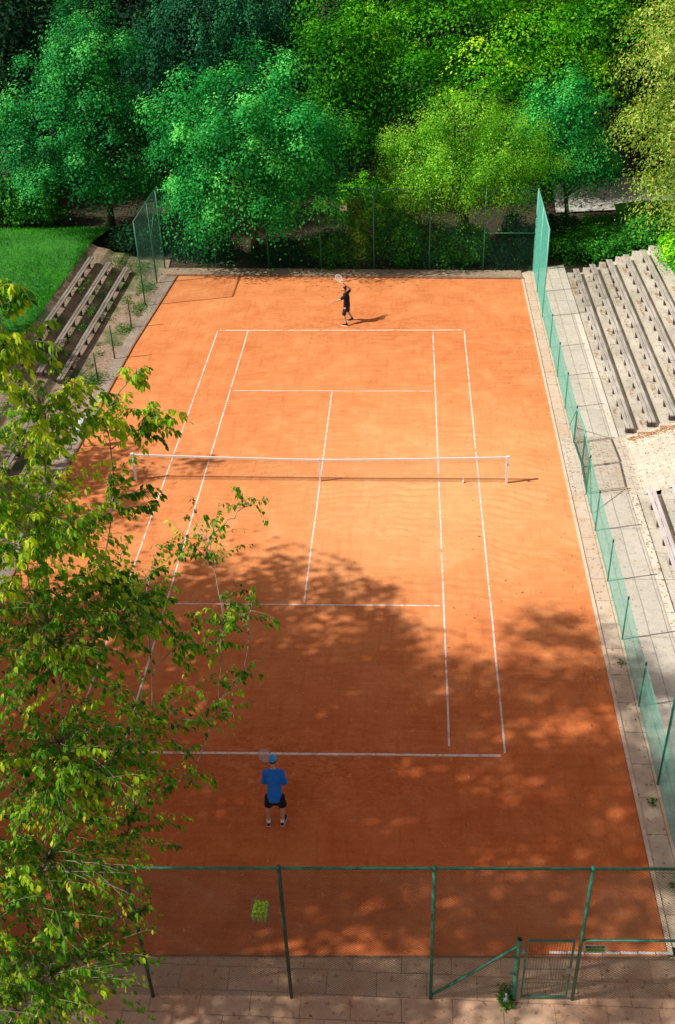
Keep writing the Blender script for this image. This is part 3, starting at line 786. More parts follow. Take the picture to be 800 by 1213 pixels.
def head_extra(c, fwd, up, s=1.):
    """head volume with nose, brow, ears and chin; c = centre of the skull"""
    f = Vector(fwd).normalized(); u = Vector(up).normalized(); r = f.cross(u).normalized(); u = r.cross(f)
    m = Matrix((r, f, u)).transposed().to_4x4(); m.translation = Vector(c)
    b = MB()
    def shape(v):
        x, y, z = v
        if z < 0: x *= 1 - .30 * (-z) ** 1.4; y = y * (1 - .16 * -z) + (.12 * -z)
        if y < -.3: y *= 1.06
        return Vector((x, y, z))
    b.ball((0, 0, 0), (.076 * s, .096 * s, .115 * s), 18, 14, shape)
    b.ball((0, .098 * s, -.022 * s), (.014 * s, .022 * s, .026 * s), 8, 6)
    b.ball((0, .084 * s, -.064 * s), (.026 * s, .014 * s, .009 * s), 8, 6)
    b.ball((0, .080 * s, .018 * s), (.055 * s, .018 * s, .012 * s), 8, 6)
    for sx in (-1, 1): b.ball((sx * .078 * s, -.004, -.012 * s), (.010 * s, .02 * s, .033 * s), 8, 6)
    b.xf(m); return b, m
def hand_extra(b, wrist, d, palm_n, grip=True, s=1., side=1):
    """palm with four unequal bent fingers and a thumb that closes from the side"""
    d = Vector(d).normalized(); n = Vector(palm_n); n = (n - d * n.dot(d)).normalized(); w = d.cross(n) * side
    W = Vector(wrist)
    b.tube([W - d * .02, W + d * .02 * s, W + d * .055 * s, W + d * .088 * s], [(.024, .018), (.030, .017), (.038, .015), (.036, .012)], 10)
    for i, (L, off) in enumerate(((.072, .028), (.080, .010), (.075, -.009), (.058, -.027))):
        p0 = W + d * .08 * s + w * off; a = (55, 100, 150) if grip else (12, 28, 48)
        pts = [p0]; 
        for k, an in enumerate(a):
            t = R(an); pts.append(pts[-1] + (d * math.cos(t) + n * math.sin(t)) * L * (.42, .33, .25)[k] * s)
        b.tube([p0 - d * .012] + pts, [.0095, .0092, .0088, .008, .0058], 7)
    p0 = W + d * .028 * s + w * .032; t1 = (d * .55 + w * .7 + n * .35).normalized(); t2 = (d * .75 + n * .6 - w * (.35 if grip else -.2)).normalized()
    b.tube([p0 - t1 * .01, p0 + t1 * .034 * s, p0 + t1 * .034 * s + t2 * .032 * s, p0 + t1 * .034 * s + t2 * .054 * s], [.012, .0115, .010, .007], 7)
def eyes(parent, m, s=1.):
    for sx in (-1, 1):
        b = MB(); b.ball((sx * .030 * s, .086 * s, .0), (.011, .008, .008), 8, 6); b.xf(m); b.build('eye', M['sock'], parent, True)
        b = MB(); b.ball((sx * .030 * s, .0925 * s, .0), (.0048, .003, .0048), 8, 6); b.xf(m); b.build('pupil', M['grip'], parent.children[-1], True)
def shoe(parent, heel, yaw, mat, s=1., pitch=0):
    m = Matrix.Translation(heel) @ Matrix.Rotation(yaw, 4, 'Z') @ Matrix.Rotation(pitch, 4, 'X')
    b = MB(); prof = [(-.035, .034, .085), (-.01, .040, .095), (.05, .040, .090), (.11, .045, .068), (.17, .050, .052), (.225, .045, .042), (.262, .028, .032)]
    rings = []
    for y, w, h in prof:
        for a in range(10):
            t = 2 * math.pi * a / 10; rings.append((math.cos(t) * w, y, .018 + (math.sin(t) * .5 + .5) * h * (1. if math.sin(t) > -.2 else .6)))
    n = 10; fs = [(i * n + k, i * n + (k + 1) % n, (i + 1) * n + (k + 1) % n, (i + 1) * n + k) for i in range(len(prof) - 1) for k in range(n)]
    fs += [tuple(range(n - 1, -1, -1)), tuple(len(prof) * n - n + k for k in range(n))]
    b.add(rings, fs); b.xf(m); sh = b.build('shoe', mat, parent, True)
    b = MB(); top = [(x * 1., y) for y, w, h in prof for x in (-w - .004, w + .004)]
    vs = []; 
    for z in (0., .024):
        for y, w, h in prof: vs += [(-w - .003, y, z), (w + .003, y, z)]
    q = len(prof); fs = []
    for i in range(q - 1):
        a = 2 * i; fs += [(a, a + 1, a + 3, a + 2)[::-1], (a + 2 * q, a + 1 + 2 * q, a + 3 + 2 * q, a + 2 + 2 * q), (a, a + 2, a + 2 + 2 * q, a + 2 * q), (a + 1, a + 1 + 2 * q, a + 3 + 2 * q, a + 3)]
    fs += [(0, 2 * q, 2 * q + 1, 1), (2 * q - 2, 2 * q - 1, 4 * q - 1, 4 * q - 2)]
    b.add(vs, fs); b.xf(m); b.build('sole', M['sock'], sh)
    return sh
def racket(name, grip_end, axis, normal, label, frame_mat):
    """axis: from the grip towards the head"""
    r = empty(name, grip_end, label, 'tennis racket')
    y = Vector(axis).normalized(); z = Vector(normal); z = (z - y * z.dot(y)).normalized(); x = y.cross(z)
    m = Matrix((x, y, z)).transposed().to_4x4()
    b = MB(); pts = []; 
    for i in range(33):
        t = 2 * math.pi * i / 32 - math.pi / 2; pts.append((.130 * math.cos(t) * (1 - .06 * math.sin(t)), .51 + .170 * math.sin(t), 0))
    b.tube(pts, .011, 6, False)
    b.tube([(-.066, .375, 0), (-.03, .28, 0), (-.012, .20, 0)], .009, 6); b.tube([(.066, .375, 0), (.03, .28, 0), (.012, .20, 0)], .009, 6)
    b.xf(m); b.build('frame', frame_mat, r, True)
    b = MB()
    for i in range(-8, 9):
        xx = i * .0145; h = .165 * math.sqrt(max(0, 1 - (xx / .127) ** 2)); b.tube([(xx, .51 - h, .001), (xx, .51 + h, .001)], .0022, 3)
    for i in range(-9, 10):
        yy_ = i * .0175; h = .127 * math.sqrt(max(0, 1 - (yy_ / .168) ** 2)); b.tube([(-h, .51 + yy_, -.001), (h, .51 + yy_, -.001)], .0022, 3)
    b.xf(m); b.build('strings', M['string'], r)
    b = MB(); b.tube([(0, 0, 0), (0, .012, 0), (0, .2, 0), (0, .215, 0)], [.018, .0155, .015, .012], 8); b.xf(m); b.build('handle', M['grip'], r, True)
    return r

# --- player in blue, seen from behind, leaning forward with knees bent
P1 = Vector((.02, -14.12, 0))
pl = empty('person', P1, 'tennis player in blue shirt, blue cap and black shorts, seen from behind', 'person')
S = .99
def q(x, y, z): return (x * S, y * S, z * S)
hipz = .90
J = {
 'pelvis': (q(.03, .10, .93), (.135, .115)), 'belly': (q(.025, .19, 1.08), (.142, .11)), 'chest': (q(.01, .31, 1.27), (.17, .12)), 'upper': (q(.0, .39, 1.40), (.13, .09)),
 'neck': (q(-.005, .44, 1.49), (.055, .055)), 'head0': (q(-.01, .475, 1.56), (.055, .06)),
 'hipL': (q(-.085, .09, .88), (.082, .085)), 'kneeL': (q(-.15, .16, .50), (.060, .060)), 'calfL': (q(-.155, .09, .36), (.056, .058)), 'ankL': (q(-.155, .02, .09), (.036, .038)),
 'hipR': (q(.145, .09, .88), (.082, .085)), 'kneeR': (q(.19, .17, .50), (.060, .060)), 'calfR': (q(.18, .10, .36), (.056, .058)), 'ankR': (q(.165, .04, .09), (.036, .038)),
 'shL': (q(-.18, .38, 1.38), (.062, .062)), 'elL': (q(-.235, .33, 1.10), (.046, .046)), 'foL': (q(-.215, .43, 1.08), (.043, .043)), 'wrL': (q(-.14, .70, 1.06), (.026, .024)),
 'shR': (q(.18, .38, 1.38), (.062, .062)), 'elR': (q(.255, .32, 1.10), (.046, .046)), 'foR': (q(.225, .42, 1.08), (.043, .043)), 'wrR': (q(.09, .66, 1.06), (.026, .024)),
}
EB = [('pelvis', 'belly'), ('belly', 'chest'), ('chest', 'upper'), ('upper', 'neck'), ('neck', 'head0'), ('pelvis', 'hipL'), ('hipL', 'kneeL'), ('kneeL', 'calfL'), ('calfL', 'ankL'), ('pelvis', 'hipR'), ('hipR', 'kneeR'), ('kneeR', 'calfR'), ('calfR', 'ankR'),
      ('upper', 'shL'), ('shL', 'elL'), ('elL', 'foL'), ('foL', 'wrL'), ('upper', 'shR'), ('shR', 'elR'), ('elR', 'foR'), ('foR', 'wrR')]
hc = Vector(q(-.015, .53, 1.655)); ex, hm = head_extra(hc, (0, .96, -.2), (0, .25, .97), 1.04)
hand_extra(ex, q(-.14, .70, 1.06), (.35, .9, .15), (.6, -.2, -.5), True, 1, 1)
hand_extra(ex, q(.09, .66, 1.06), (-.55, .8, .1), (-.5, -.3, -.4), True, 1, -1)
body = skin_mesh('body', J, EB, M['skin'], pl, 'pelvis', 2, ex)
eyes(body, hm, 1.04)
def grow(keys, add, over={}):
    d = {}
    for k in keys:
        p, r = J[k]; r = r if isinstance(r, tuple) else (r, r); d[k] = (p, (r[0] + add, r[1] + add))
    d.update(over); return d
lerp = lambda a, b, f: tuple(Vector(a).lerp(Vector(b), f))
sj = grow(['pelvis', 'belly', 'chest', 'upper', 'shL', 'shR'], .022)
sj['pelvis'] = (q(.03, .13, .98), (.18, .15)); sj['hem'] = (q(.03, .09, .89), (.19, .165)); sj['collar'] = (q(-.003, .42, 1.455), (.075, .07))
sj['slL'] = (lerp(J['shL'][0], J['elL'][0], .55), (.072, .072)); sj['slL2'] = (lerp(J['shL'][0], J['elL'][0], .85), (.078, .078))
sj['slR'] = (lerp(J['shR'][0], J['elR'][0], .55), (.072, .072)); sj['slR2'] = (lerp(J['shR'][0], J['elR'][0], .85), (.078, .078))
skin_mesh('shirt', sj, [('hem', 'pelvis'), ('pelvis', 'belly'), ('belly', 'chest'), ('chest', 'upper'), ('upper', 'collar'), ('upper', 'shL'), ('shL', 'slL'), ('slL', 'slL2'), ('upper', 'shR'), ('shR', 'slR'), ('slR', 'slR2')], M['blue'], pl, 'chest')
tj = {'waist': (q(.03, .11, .95), (.15, .13)), 'seat': (q(.03, .07, .86), (.165, .15)), 'hL': (q(-.085, .10, .88), (.128, .128)), 'hR': (q(.145, .10, .88), (.128, .128)),
      'aL': (q(-.075, .08, .80), (.115, .115)), 'bL': (lerp(J['hipL'][0], J['kneeL'][0], .50), (.112, .108)), 'cL': (lerp(J['hipL'][0], J['kneeL'][0], .72), (.112, .108)),
      'aR': (q(.135, .08, .80), (.115, .115)), 'bR': (lerp(J['hipR'][0], J['kneeR'][0], .50), (.112, .108)), 'cR': (lerp(J['hipR'][0], J['kneeR'][0], .72), (.112, .108))}
skin_mesh('shorts', tj, [('waist', 'seat'), ('hL', 'hR'), ('hL', 'aL'), ('hR', 'aR'), ('seat', 'aL'), ('aL', 'bL'), ('bL', 'cL'), ('seat', 'aR'), ('aR', 'bR'), ('bR', 'cR')], M['black'], pl, 'seat')
for sd, yaw in (('L', R(8)), ('R', R(-12))):
    a = Vector(J['ank' + sd][0]); c = Vector(J['calf' + sd][0])
    b = MB(); b.tube([a + Vector((0, 0, -.03)), a.lerp(c, .12), a.lerp(c, .32)], [.046, .045, .050], 12); b.build('sock', M['sock'], pl, True)
    shoe(pl, (a.x, a.y - .02, 0), yaw, M['navy'])
b = MB()
b.ball((0, -.008, .035), (.088, .110, .098), 18, 12, lambda v: Vector((v.x, v.y, max(v.z, -.25)))); 
b.xf(hm); cap = b.build('cap', M['cap_blue'], pl, True)
b = MB(); vs = []
for i in range(9):
    t = R(-55 + 110 * i / 8); vs += [(math.sin(t) * .088, .062 + math.cos(t) * .04, .02), (math.sin(t) * .080, .085 + math.cos(t) * .095, .004)]
b.add(vs + [(x, y, z - .006) for x, y, z in vs], [(2 * i, 2 * i + 1, 2 * i + 3, 2 * i + 2) for i in range(8)] + [(2 * i + 18, 2 * i + 20, 2 * i + 21, 2 * i + 19) for i in range(8)] + [(2 * i + 1, 2 * i + 19, 2 * i + 21, 2 * i + 3) for i in range(8)])
b.xf(hm); b.build('brim', M['cap_blue'], cap, True)
b = MB(); b.ball((0, -.022, -.020), (.078, .086, .055), 14, 8, lambda v: Vector((v.x, min(v.y, .2), v.z))); b.xf(hm); b.build('hair', M['hair'], pl, True)
gp = P1 + Vector(q(.02, .74, 1.10)); ax = Vector((-.62, .33, .60)).normalized()
racket('tennis_racket', gp - ax * .10, ax, (.35, -.75, .6), 'tennis racket with pale strings held up by the player in blue', M['steel'])

# --- player in black at the far end, serving arm up, turned to the left
P2 = Vector((.25, 12.65, 0))
p2 = empty('person', P2, 'tennis player in black shirt and shorts swinging at the far baseline', 'person')
J = {
 'pelvis': ((.03, .0, .90), (.125, .11)), 'belly': ((.03, .02, 1.05), (.12, .10)), 'chest': ((.02, .03, 1.24), (.135, .11)), 'upper': ((.0, .03, 1.38), (.11, .09)),
 'neck': ((-.02, .02, 1.47), (.05, .05)), 'head0': ((-.035, .01, 1.54), (.052, .055)),
 'hipL': ((-.01, -.08, .86), (.088, .09)), 'kneeL': ((-.10, -.22, .47), (.057, .057)), 'calfL': ((-.06, -.26, .33), (.052, .054)), 'ankL': ((.03, -.33, .09), (.034, .036)),
 'hipR': ((.06, .09, .86), (.088, .09)), 'kneeR': ((.06, .22, .47), (.057, .057)), 'calfR': ((.12, .24, .33), (.052, .054)), 'ankR': ((.24, .28, .10), (.034, .036)),
 'shL': ((-.04, -.14, 1.36), (.058, .058)), 'elL': ((-.26, -.20, 1.20), (.042, .042)), 'foL': ((-.34, -.20, 1.18), (.040, .040)), 'wrL': ((-.50, -.20, 1.15), (.025, .023)),
 'shR': ((.07, .19, 1.38), (.058, .058)), 'elR': ((.20, .26, 1.50), (.042, .042)), 'foR': ((.16, .23, 1.58), (.040, .040)), 'wrR': ((.03, .15, 1.70), (.025, .023)),
}
hc = Vector((-.05, .0, 1.635)); ex, hm = head_extra(hc, (-.95, -.25, -.12), (-.12, 0, .99), 1.)
hand_extra(ex, (-.50, -.20, 1.15), (-.97, 0, -.1), (0, .1, -1), False, 1, 1)
hand_extra(ex, (.03, .15, 1.70), (-.55, -.3, .75), (-.5, .5, -.4), True, 1, 1)
body = skin_mesh('body', J, EB, M['skin'], p2, 'pelvis', 2, ex); eyes(body, hm, 1.)
sj = grow(['belly', 'chest', 'upper', 'shL', 'shR'], .020)
sj['pelvis'] = ((.03, .0, .94), (.15, .13)); sj['hem'] = ((.03, -.0, .84), (.155, .14)); sj['collar'] = ((-.015, .02, 1.44), (.07, .065))
sj['slL'] = (lerp(J['shL'][0], J['elL'][0], .35), (.068, .068)); sj['slL2'] = (lerp(J['shL'][0], J['elL'][0], .62), (.07, .07))
sj['slR'] = (lerp(J['shR'][0], J['elR'][0], .35), (.068, .068)); sj['slR2'] = (lerp(J['shR'][0], J['elR'][0], .65), (.07, .07))
skin_mesh('shirt', sj, [('hem', 'pelvis'), ('pelvis', 'belly'), ('belly', 'chest'), ('chest', 'upper'), ('upper', 'collar'), ('upper', 'shL'), ('shL', 'slL'), ('slL', 'slL2'), ('upper', 'shR'), ('shR', 'slR'), ('slR', 'slR2')], M['black'], p2, 'chest')
tj = {'waist': ((.03, .0, .92), (.14, .125)), 'seat': ((.03, .0, .84), (.15, .14)), 'hL': ((-.01, -.07, .86), (.115, .115)), 'hR': ((.06, .08, .86), (.115, .115)),
      'aL': ((-.01, -.07, .78), (.105, .105)), 'bL': (lerp(J['hipL'][0], J['kneeL'][0], .55), (.1, .1)), 'cL': (lerp(J['hipL'][0], J['kneeL'][0], .85), (.1, .1)),
      'aR': ((.06, .08, .78), (.105, .105)), 'bR': (lerp(J['hipR'][0], J['kneeR'][0], .55), (.1, .1)), 'cR': (lerp(J['hipR'][0], J['kneeR'][0], .85), (.1, .1))}
skin_mesh('shorts', tj, [('waist', 'seat'), ('hL', 'hR'), ('hL', 'aL'), ('hR', 'aR'), ('seat', 'aL'), ('aL', 'bL'), ('bL', 'cL'), ('seat', 'aR'), ('aR', 'bR'), ('bR', 'cR')], M['charcoal'], p2, 'seat')
for sd, yaw in (('L', R(70)), ('R', R(110))):
    a = Vector(J['ank' + sd][0]); c = Vector(J['calf' + sd][0])
    b = MB(); b.tube([a + Vector((0, 0, -.03)), a.lerp(c, .12), a.lerp(c, .25)], [.043, .042, .046], 12); b.build('sock', M['black'], p2, True)
    shoe(p2, (a.x + .02, a.y, 0), yaw, M['black'])
b = MB(); b.ball((0, -.014, .022), (.083, .100, .106), 16, 10, lambda v: Vector((v.x, v.y if v.z > .45 else min(v.y, .35), v.z))); b.xf(hm); b.build('hair', M['hair'], p2, True)
gp = P2 + Vector((-.02, .12, 1.77)); ax = Vector((-.62, .30, .62)).normalized()
racket('tennis_racket', gp - ax * .08, ax, (.2, -.9, .3), 'white framed racket raised by the player in black', M['white'])

# =================================================================== TREES
L_emerald = mat_leaf('emerald_leaf', (.006, .12, .026), (.024, .40, .075), (.20, .82, .17), None, .34, .6, .1)
L_emerald2 = mat_leaf('deep_emerald_leaf', (.005, .095, .026), (.020, .33, .072), (.17, .74, .16), None, .34, .6, .1)
L_yellowgreen = mat_leaf('yellow_green_leaf', (.035, .17, .010), (.16, .50, .022), (.48, .86, .09), None, .38, .6, .1)
L_bright = mat_leaf('beech_leaf', (.010, .15, .005), (.15, .62, .014), (.66, .98, .06), None, .42, .6, .1)
L_dark = mat_leaf('dark_forest_leaf', (.002, .022, .009), (.008, .060, .020), (.03, .14, .038), None, .2, .7, .08)
L_blue = mat_leaf('blue_green_leaf', (.003, .055, .024), (.012, .14, .056), (.05, .30, .11), None, .2, .65, .12)
L_straw = mat_leaf('yellowing_leaf', (.14, .28, .03), (.42, .60, .09), (.80, .90, .24), ((.70, .46, .09), (.62, .30, .06)), .38, .55, .2)
L_ivy = mat_leaf('ivy_leaf', (.006, .09, .010), (.03, .26, .020), (.14, .52, .035), None, .25, .6, .15)
L_ivy_y = mat_leaf('yellow_ivy_leaf', (.04, .16, .010), (.14, .40, .022), (.40, .66, .05), None, .3)
L_near = mat_leaf('near_leaf', (.022, .12, .006), (.13, .35, .010), (.64, .76, .035), ((.66, .56, .04), (.42, .12, .03)), .42, .5, .22, 1.5)

# the two round green trees
make_tree('round_tree', (-13.6, 25.0, 0), [(-13.1, 24.2, 9.0, 2.5, 2.2, 3.4), (-15.6, 24, 6.0, 3.2, 2.6, 3.2), (-12.6, 24.2, 5.8, 2.4, 2.2, 3.0), (-15.2, 23.2, 3.9, 3.3, 2.5, 2.3), (-12.4, 23.6, 3.3, 2.0, 1.8, 2.0)],
          L_emerald2, 'rounded emerald tree behind the grass at the far left corner', nsub=210, nleaf=280, leaf=.145, sig=(.52, .50, .30), limbs=26, trunk_r=.2, shell=(.5, 1.08))
make_tree('round_tree', (-4.9, 20.3, 0), [(-4.3, 20.4, 8.4, 2.5, 2.1, 2.7), (-4.8, 17.3, 6.9, 2.6, 1.3, 2.0), (-2.0, 17.4, 7.4, 1.5, 1.1, 1.6), (-4.7, 19.8, 6.4, 4.3, 2.2, 3.7), (-5.0, 18.9, 3.2, 2.9, 1.2, 2.6), (-2.4, 18.9, 4.4, 2.1, 1.2, 2.4), (-6.9, 20.2, 6.0, 3.0, 2.3, 2.9), (-2.4, 20.2, 6.0, 2.7, 2.2, 3.0), (-5.2, 19.4, 4.2, 3.6, 2.3, 3.4), (-2.2, 19.8, 3.6, 2.3, 1.9, 2.4), (-6.6, 19.3, 3.4, 2.2, 1.7, 2.2)],
          L_emerald, 'broad emerald tree overhanging the far fence left of centre', nsub=300, nleaf=280, leaf=.145, sig=(.52, .50, .30), limbs=30, trunk_r=.22, shell=(.5, 1.08))
make_tree('willow_tree', (6.0, 20.9, 0), [(5.9, 21.4, 6.0, 2.3, 1.8, 1.9), (4.6, 19.0, 3.9, 1.9, .9, 1.4), (7.2, 19.2, 4.2, 1.7, .9, 1.4), (3.7, 20.6, 4.8, 2.2, 1.7, 2.1), (8.0, 20.8, 5.0, 2.2, 1.7, 2.0), (6.0, 20.0, 3.9, 2.8, 1.6, 1.7), (4.2, 20.0, 3.5, 1.7, 1.3, 1.2)],
          L_yellowgreen, 'fine-leaved yellow-green tree leaning over the far fence', nsub=330, nleaf=210, leaf=.115, sig=(.38, .36, .36), limbs=34, trunk_r=.15, up=.3, droop=.5, aspect=.42, shell=(.5, 1.1))
make_tree('small_tree', (11.4, 24.5, 0), [(10.8, 24.2, 6.0, 2.1, 1.7, 2.5), (11.9, 24.0, 3.8, 2.0, 1.7, 2.1), (10.2, 23.6, 3.9, 1.7, 1.5, 2.1)],
          L_emerald, 'small blue-green tree behind the right end of the far fence', nsub=170, nleaf=190, leaf=.135, sig=(.45, .45, .28), limbs=16, trunk_r=.13, shell=(.5, 1.08))
# big beech behind
make_tree('beech_tree', (5.5, 33.0, 0), [(5.5, 31.5, 10.0, 5.4, 3.8, 4.4), (1.0, 30.2, 6.8, 4.0, 2.8, 4.0), (9.8, 30.5, 7.4, 4.8, 3.2, 4.0), (5.8, 28.6, 6.4, 4.8, 2.6, 3.2), (13.2, 31.5, 9.0, 4.0, 3.2, 4.6), (3.5, 32, 13.5, 5.0, 4, 4), (11, 33, 14, 5, 4, 4)],
          L_bright, 'huge bright green beech filling the top of the view', nsub=470, nleaf=290, leaf=.165, sig=(1.05, .8, .13), hang=.16, limbs=40, trunk_r=.42, up=1.1, droop=.5, shell=(.5, 1.08))
make_tree('beech_tree', (-1.2, 29.5, 0), [(-.9, 28.5, 8.4, 2.5, 2.2, 3.8), (-.6, 27.6, 5.0, 2.2, 1.8, 2.8)], L_bright,
          'narrow mid green tree between the broad emerald tree and the huge beech', nsub=170, nleaf=110, leaf=.18, sig=(.55, .5, .25), hang=.4, limbs=14, trunk_r=.22, tb=-.2)
make_tree('weeping_tree', (-7.6, 31.5, 0), [(-7.6, 29.5, 9.4, 3.8, 2.6, 4.0), (-10.6, 29.5, 7.6, 2.4, 2.2, 3.4), (-5.0, 29.2, 8.4, 2.4, 2.2, 3.4)],
          L_blue, 'dark blue-green tree with hanging branches behind the two emerald trees', nsub=400, nleaf=140, leaf=.15, sig=(.26, .26, .4), hang=.9, limbs=18, trunk_r=.3, droop=.8)
# the yellowing tree at the right edge
make_tree('robinia_tree', (18.4, 19.5, 1.9), [(16.0, 18, 11.0, 3.9, 3.0, 3.4), (14.4, 17.8, 7.6, 2.6, 2.4, 2.4), (16.4, 17.4, 6.0, 3.0, 2.6, 3.0), (15.4, 18.0, 4.2, 1.7, 1.5, 1.1), (16.0, 17.2, 3.4, 1.5, 1.6, 1.4), (17.6, 19.5, 9, 3.4, 3, 4)],
          L_straw, 'airy yellowing tree at the right edge above the bleachers', nsub=620, nleaf=85, leaf=.14, sig=(.5, .45, .15), hang=.3, limbs=60, trunk_r=.24, bark='bark_pale', accent=.05, droop=.5, aspect=.45, shell=(.4, 1.1))
# forest behind
forest = [(-20, 33, 14, 4.6, 'dark forest tree beyond the far left corner'), (-13.5, 36, 15, 4.8, 'dark forest tree behind the leftmost emerald tree'),
          (-27, 30, 13, 4.8, 'dark forest tree past the grass at far left'), (-3, 39, 15, 5, 'dark forest tree glimpsed behind the weeping tree'), (20, 37, 14, 5, 'dark green forest tree behind the yellowing tree'),
          (12, 43, 16, 5, 'dark forest tree behind the huge beech'), (27, 34, 13, 5, 'dark forest tree at the far right beyond the path'), (4, 50, 16, 5.5, 'farthest dark tree behind the beech'),
          (-10, 48, 16, 5.5, 'farthest dark tree at upper left'), (-22, 44, 15, 5.5, 'distant dark tree at the upper left corner'), (22, 50, 16, 5.5, 'distant dark tree at the upper right corner')]
for i, (x, y, h, r, lab) in enumerate(forest):
    make_tree('forest_tree', (x, y, 0), [(x, y, h * .68, r, r, h * .3), (x - r * .4, y - r * .4, h * .42, r * .8, r * .8, h * .25), (x + r * .45, y - r * .3, h * .45, r * .8, r * .8, h * .25), (x, y - r * .4, h * .22, r * .8, r * .6, h * .2)],
              L_dark, lab, group='forest trees', nsub=420, nleaf=70, leaf=.28, sig=(.7, .7, .35), hang=.3, limbs=12, trunk_r=.35)

# shrubs
def shrub(name, x, y, rx, ry, h, mat, label, z=0, nsub=90, leaf=.13, nleaf=36, group=None, sig=(.2, .2, .15)):
    root = empty(name, (x, y, z), label, 'shrub', group)
    P, tint, od, C = crown_points([(x, y, z + h * .45, rx, ry, h * .55), (x + rx * .3, y - ry * .2, z + h * .35, rx * .7, ry * .7, h * .5)], nsub, nleaf, sig, (.5, 1.02))
    P[:, 2] = np.maximum(P[:, 2], z + .03)
    leaf_mesh('foliage', P, leaf, mat, tint, root, .5, .2, (x, y, z), .6, od * .7)
    t = MB()
    for j in range(9):
        c = C[rng.integers(len(C))]; t.tube([(rng.normal(0, .06), rng.normal(0, .06), 0), ((c[0] - x) * .4, (c[1] - y) * .4, (c[2] - z) * .6), (c[0] - x, c[1] - y, c[2] - z)], [.025, .016, .005], 5)
    t.build('stems', M['bark'], root); return root
shrub('ivy_bush', .45, far_y(.4) + .35, .45, .35, 4.2, L_ivy_y, 'yellow-green climber rising on the far fence beside the white plate', nsub=110, leaf=.15, sig=(.14, .14, .2))
shrub('ivy_bush', 2.5, far_y(2.5) + .9, 1.4, .8, 2.5, L_ivy, 'low dark green ivy bush behind the middle of the far fence', nsub=220)
shrub('ivy_bush', 4.6, far_y(4) + 1.0, 1.2, .7, 1.7, L_ivy, 'low ivy clump under the fine-leaved tree behind the fence', nsub=130)
shrub('bramble_bush', 1.2, 24, 2.4, 1.6, 3.2, L_bright, 'loose light green bush behind the far fence climber', nsub=240, leaf=.16)
shrub('bramble_bush', 12.1, 20.6, 2.4, 1.7, 1.3, L_ivy, 'spreading dark green bush behind the right bleachers', nsub=340)
shrub('bramble_bush', 13.6, 23.0, 2.0, 1.4, 1.1, L_ivy, 'taller green bush in front of the asphalt path', nsub=260)
shrub('bramble_bush', 10.7, 22.6, 1.2, 1.4, 1.4, L_dark, 'dark bush just behind the right corner of the far fence', nsub=160)
shrub('bramble_bush', 15.6, 16.4, .9, 1.8, 1.1, L_bright, 'bright green bush on the bank above the top bench', 1.5, nsub=200)
shrub('bramble_bush', 16.6, 14.6, 1.3, 2.2, 1.3, L_straw, 'pale green bush under the yellowing tree', 1.8, nsub=260)
shrub('bramble_bush', 14.9, 19.2, 1.3, 1.1, 1.1, L_ivy, 'green bush just behind the top right corner of the bleachers', 1.3, nsub=200)
shrub('ivy_bush', 7.6, far_y(7) + 1.0, 1.3, .7, 1.3, L_dark, 'dark scrub behind the fence section with the middle rail', nsub=140)
shrub('bramble_bush', 15.9, 12.8, .8, 1.7, 1.0, L_bright, 'bright green bush lower on the right bank', 1.5, nsub=170)
shrub('bramble_bush', -19.2, 25.6, 3.0, 1.2, 3.4, L_ivy, 'dark bushes in shade at the far left behind the grass', nsub=360, leaf=.16)
shrub('bramble_bush', -11.4, 21.6, 1.6, .9, 1.5, L_dark, 'low dark bush behind the far ends of the left benches', nsub=190)
shrub('bramble_bush', -24.5, 26.0, 2.6, 1.4, 3.6, L_dark, 'very dark bush at the left edge', nsub=300, leaf=.16)
shrub('hedge_bush', -7.6, 20.6, 1.9, .7, 1.1, L_dark, 'dark scrub under the broad emerald tree', nsub=150)
shrub('ivy_bush', -.9, far_y(-1) + .8, 1.2, .6, 1.9, L_ivy, 'ivy clump behind the far fence right below the white plate', nsub=170)
shrub('ivy_bush', 5.9, far_y(6) + .9, 1.2, .6, 2.2, L_ivy, 'ivy-green thicket behind the far fence beside the middle rail', nsub=190)
shrub('ivy_bush', 8.3, far_y(8) + 1.3, .9, .8, 2.6, L_dark, 'dark tall scrub behind the right corner of the far fence', nsub=170)
shrub('ivy_bush', -3.6, far_y(-4) + 1.0, 1.6, .6, 1.3, L_dark, 'dark scrub behind the far fence under the broad tree', nsub=150)
# small dark fence far left behind the grass
OX = (-21, 25.2, 0); xf_ = empty('boundary_fence', OX, 'blue-green mesh fence in shade at the far left behind the grass', 'fence')
chain('wire_mesh', (-26, 25.1), (-16.8, 24.9), .02, 2.1, M['wire_green'], xf_, .07, .003, OX)
for x in (-26, -23, -20, -17):
    MB().tube([(x + 21, -.15, 0), (x + 21, -.15, 2.2)], .035, 8).build('post', M['rail_dark'], xf_, True)

# off-frame shade trees to the left of the court
shade = [(-14.3, -16.2, 24.3, 4.8), (-13.4, -20.2, 24.0, 5.0), (-15.5, -11.6, 18.0, 4.3), (-17.8, -3.0, 12.5, 3.2), (-25, 5.5, 13, 3.4), (-13.5, -25.5, 13, 3.9)]
DENS = [430, 185, 235, 75, 300, 95]
names_ = ['near the left net post', 'past the near service line', 'beside the near left court corner', 'short, level with the net', 'left of the old bleachers', 'behind the near left corner']
for i, (x, y, h, r) in enumerate(shade):
    make_tree('shade_tree', (x, y, 0), [(x, y, h - r * .8, r, r, r * .85), (x + r * .3, y + r * .2, h * .55, r * 1.05, r * 1.05, h * .24), (x - r * .3, y - r * .2, h * .5, r, r, h * .26), (x + r * .2, y - r * .3, h * .34, r * .8, r * .8, h * .14)],
              L_ivy, 'tall leafy tree standing left of the court, ' + names_[i], group='shade trees left of the court', nsub=DENS[i], nleaf=80, leaf=.28, sig=(.5, .5, .3), limbs=24, trunk_r=.32, shell=(.35, 1.0))

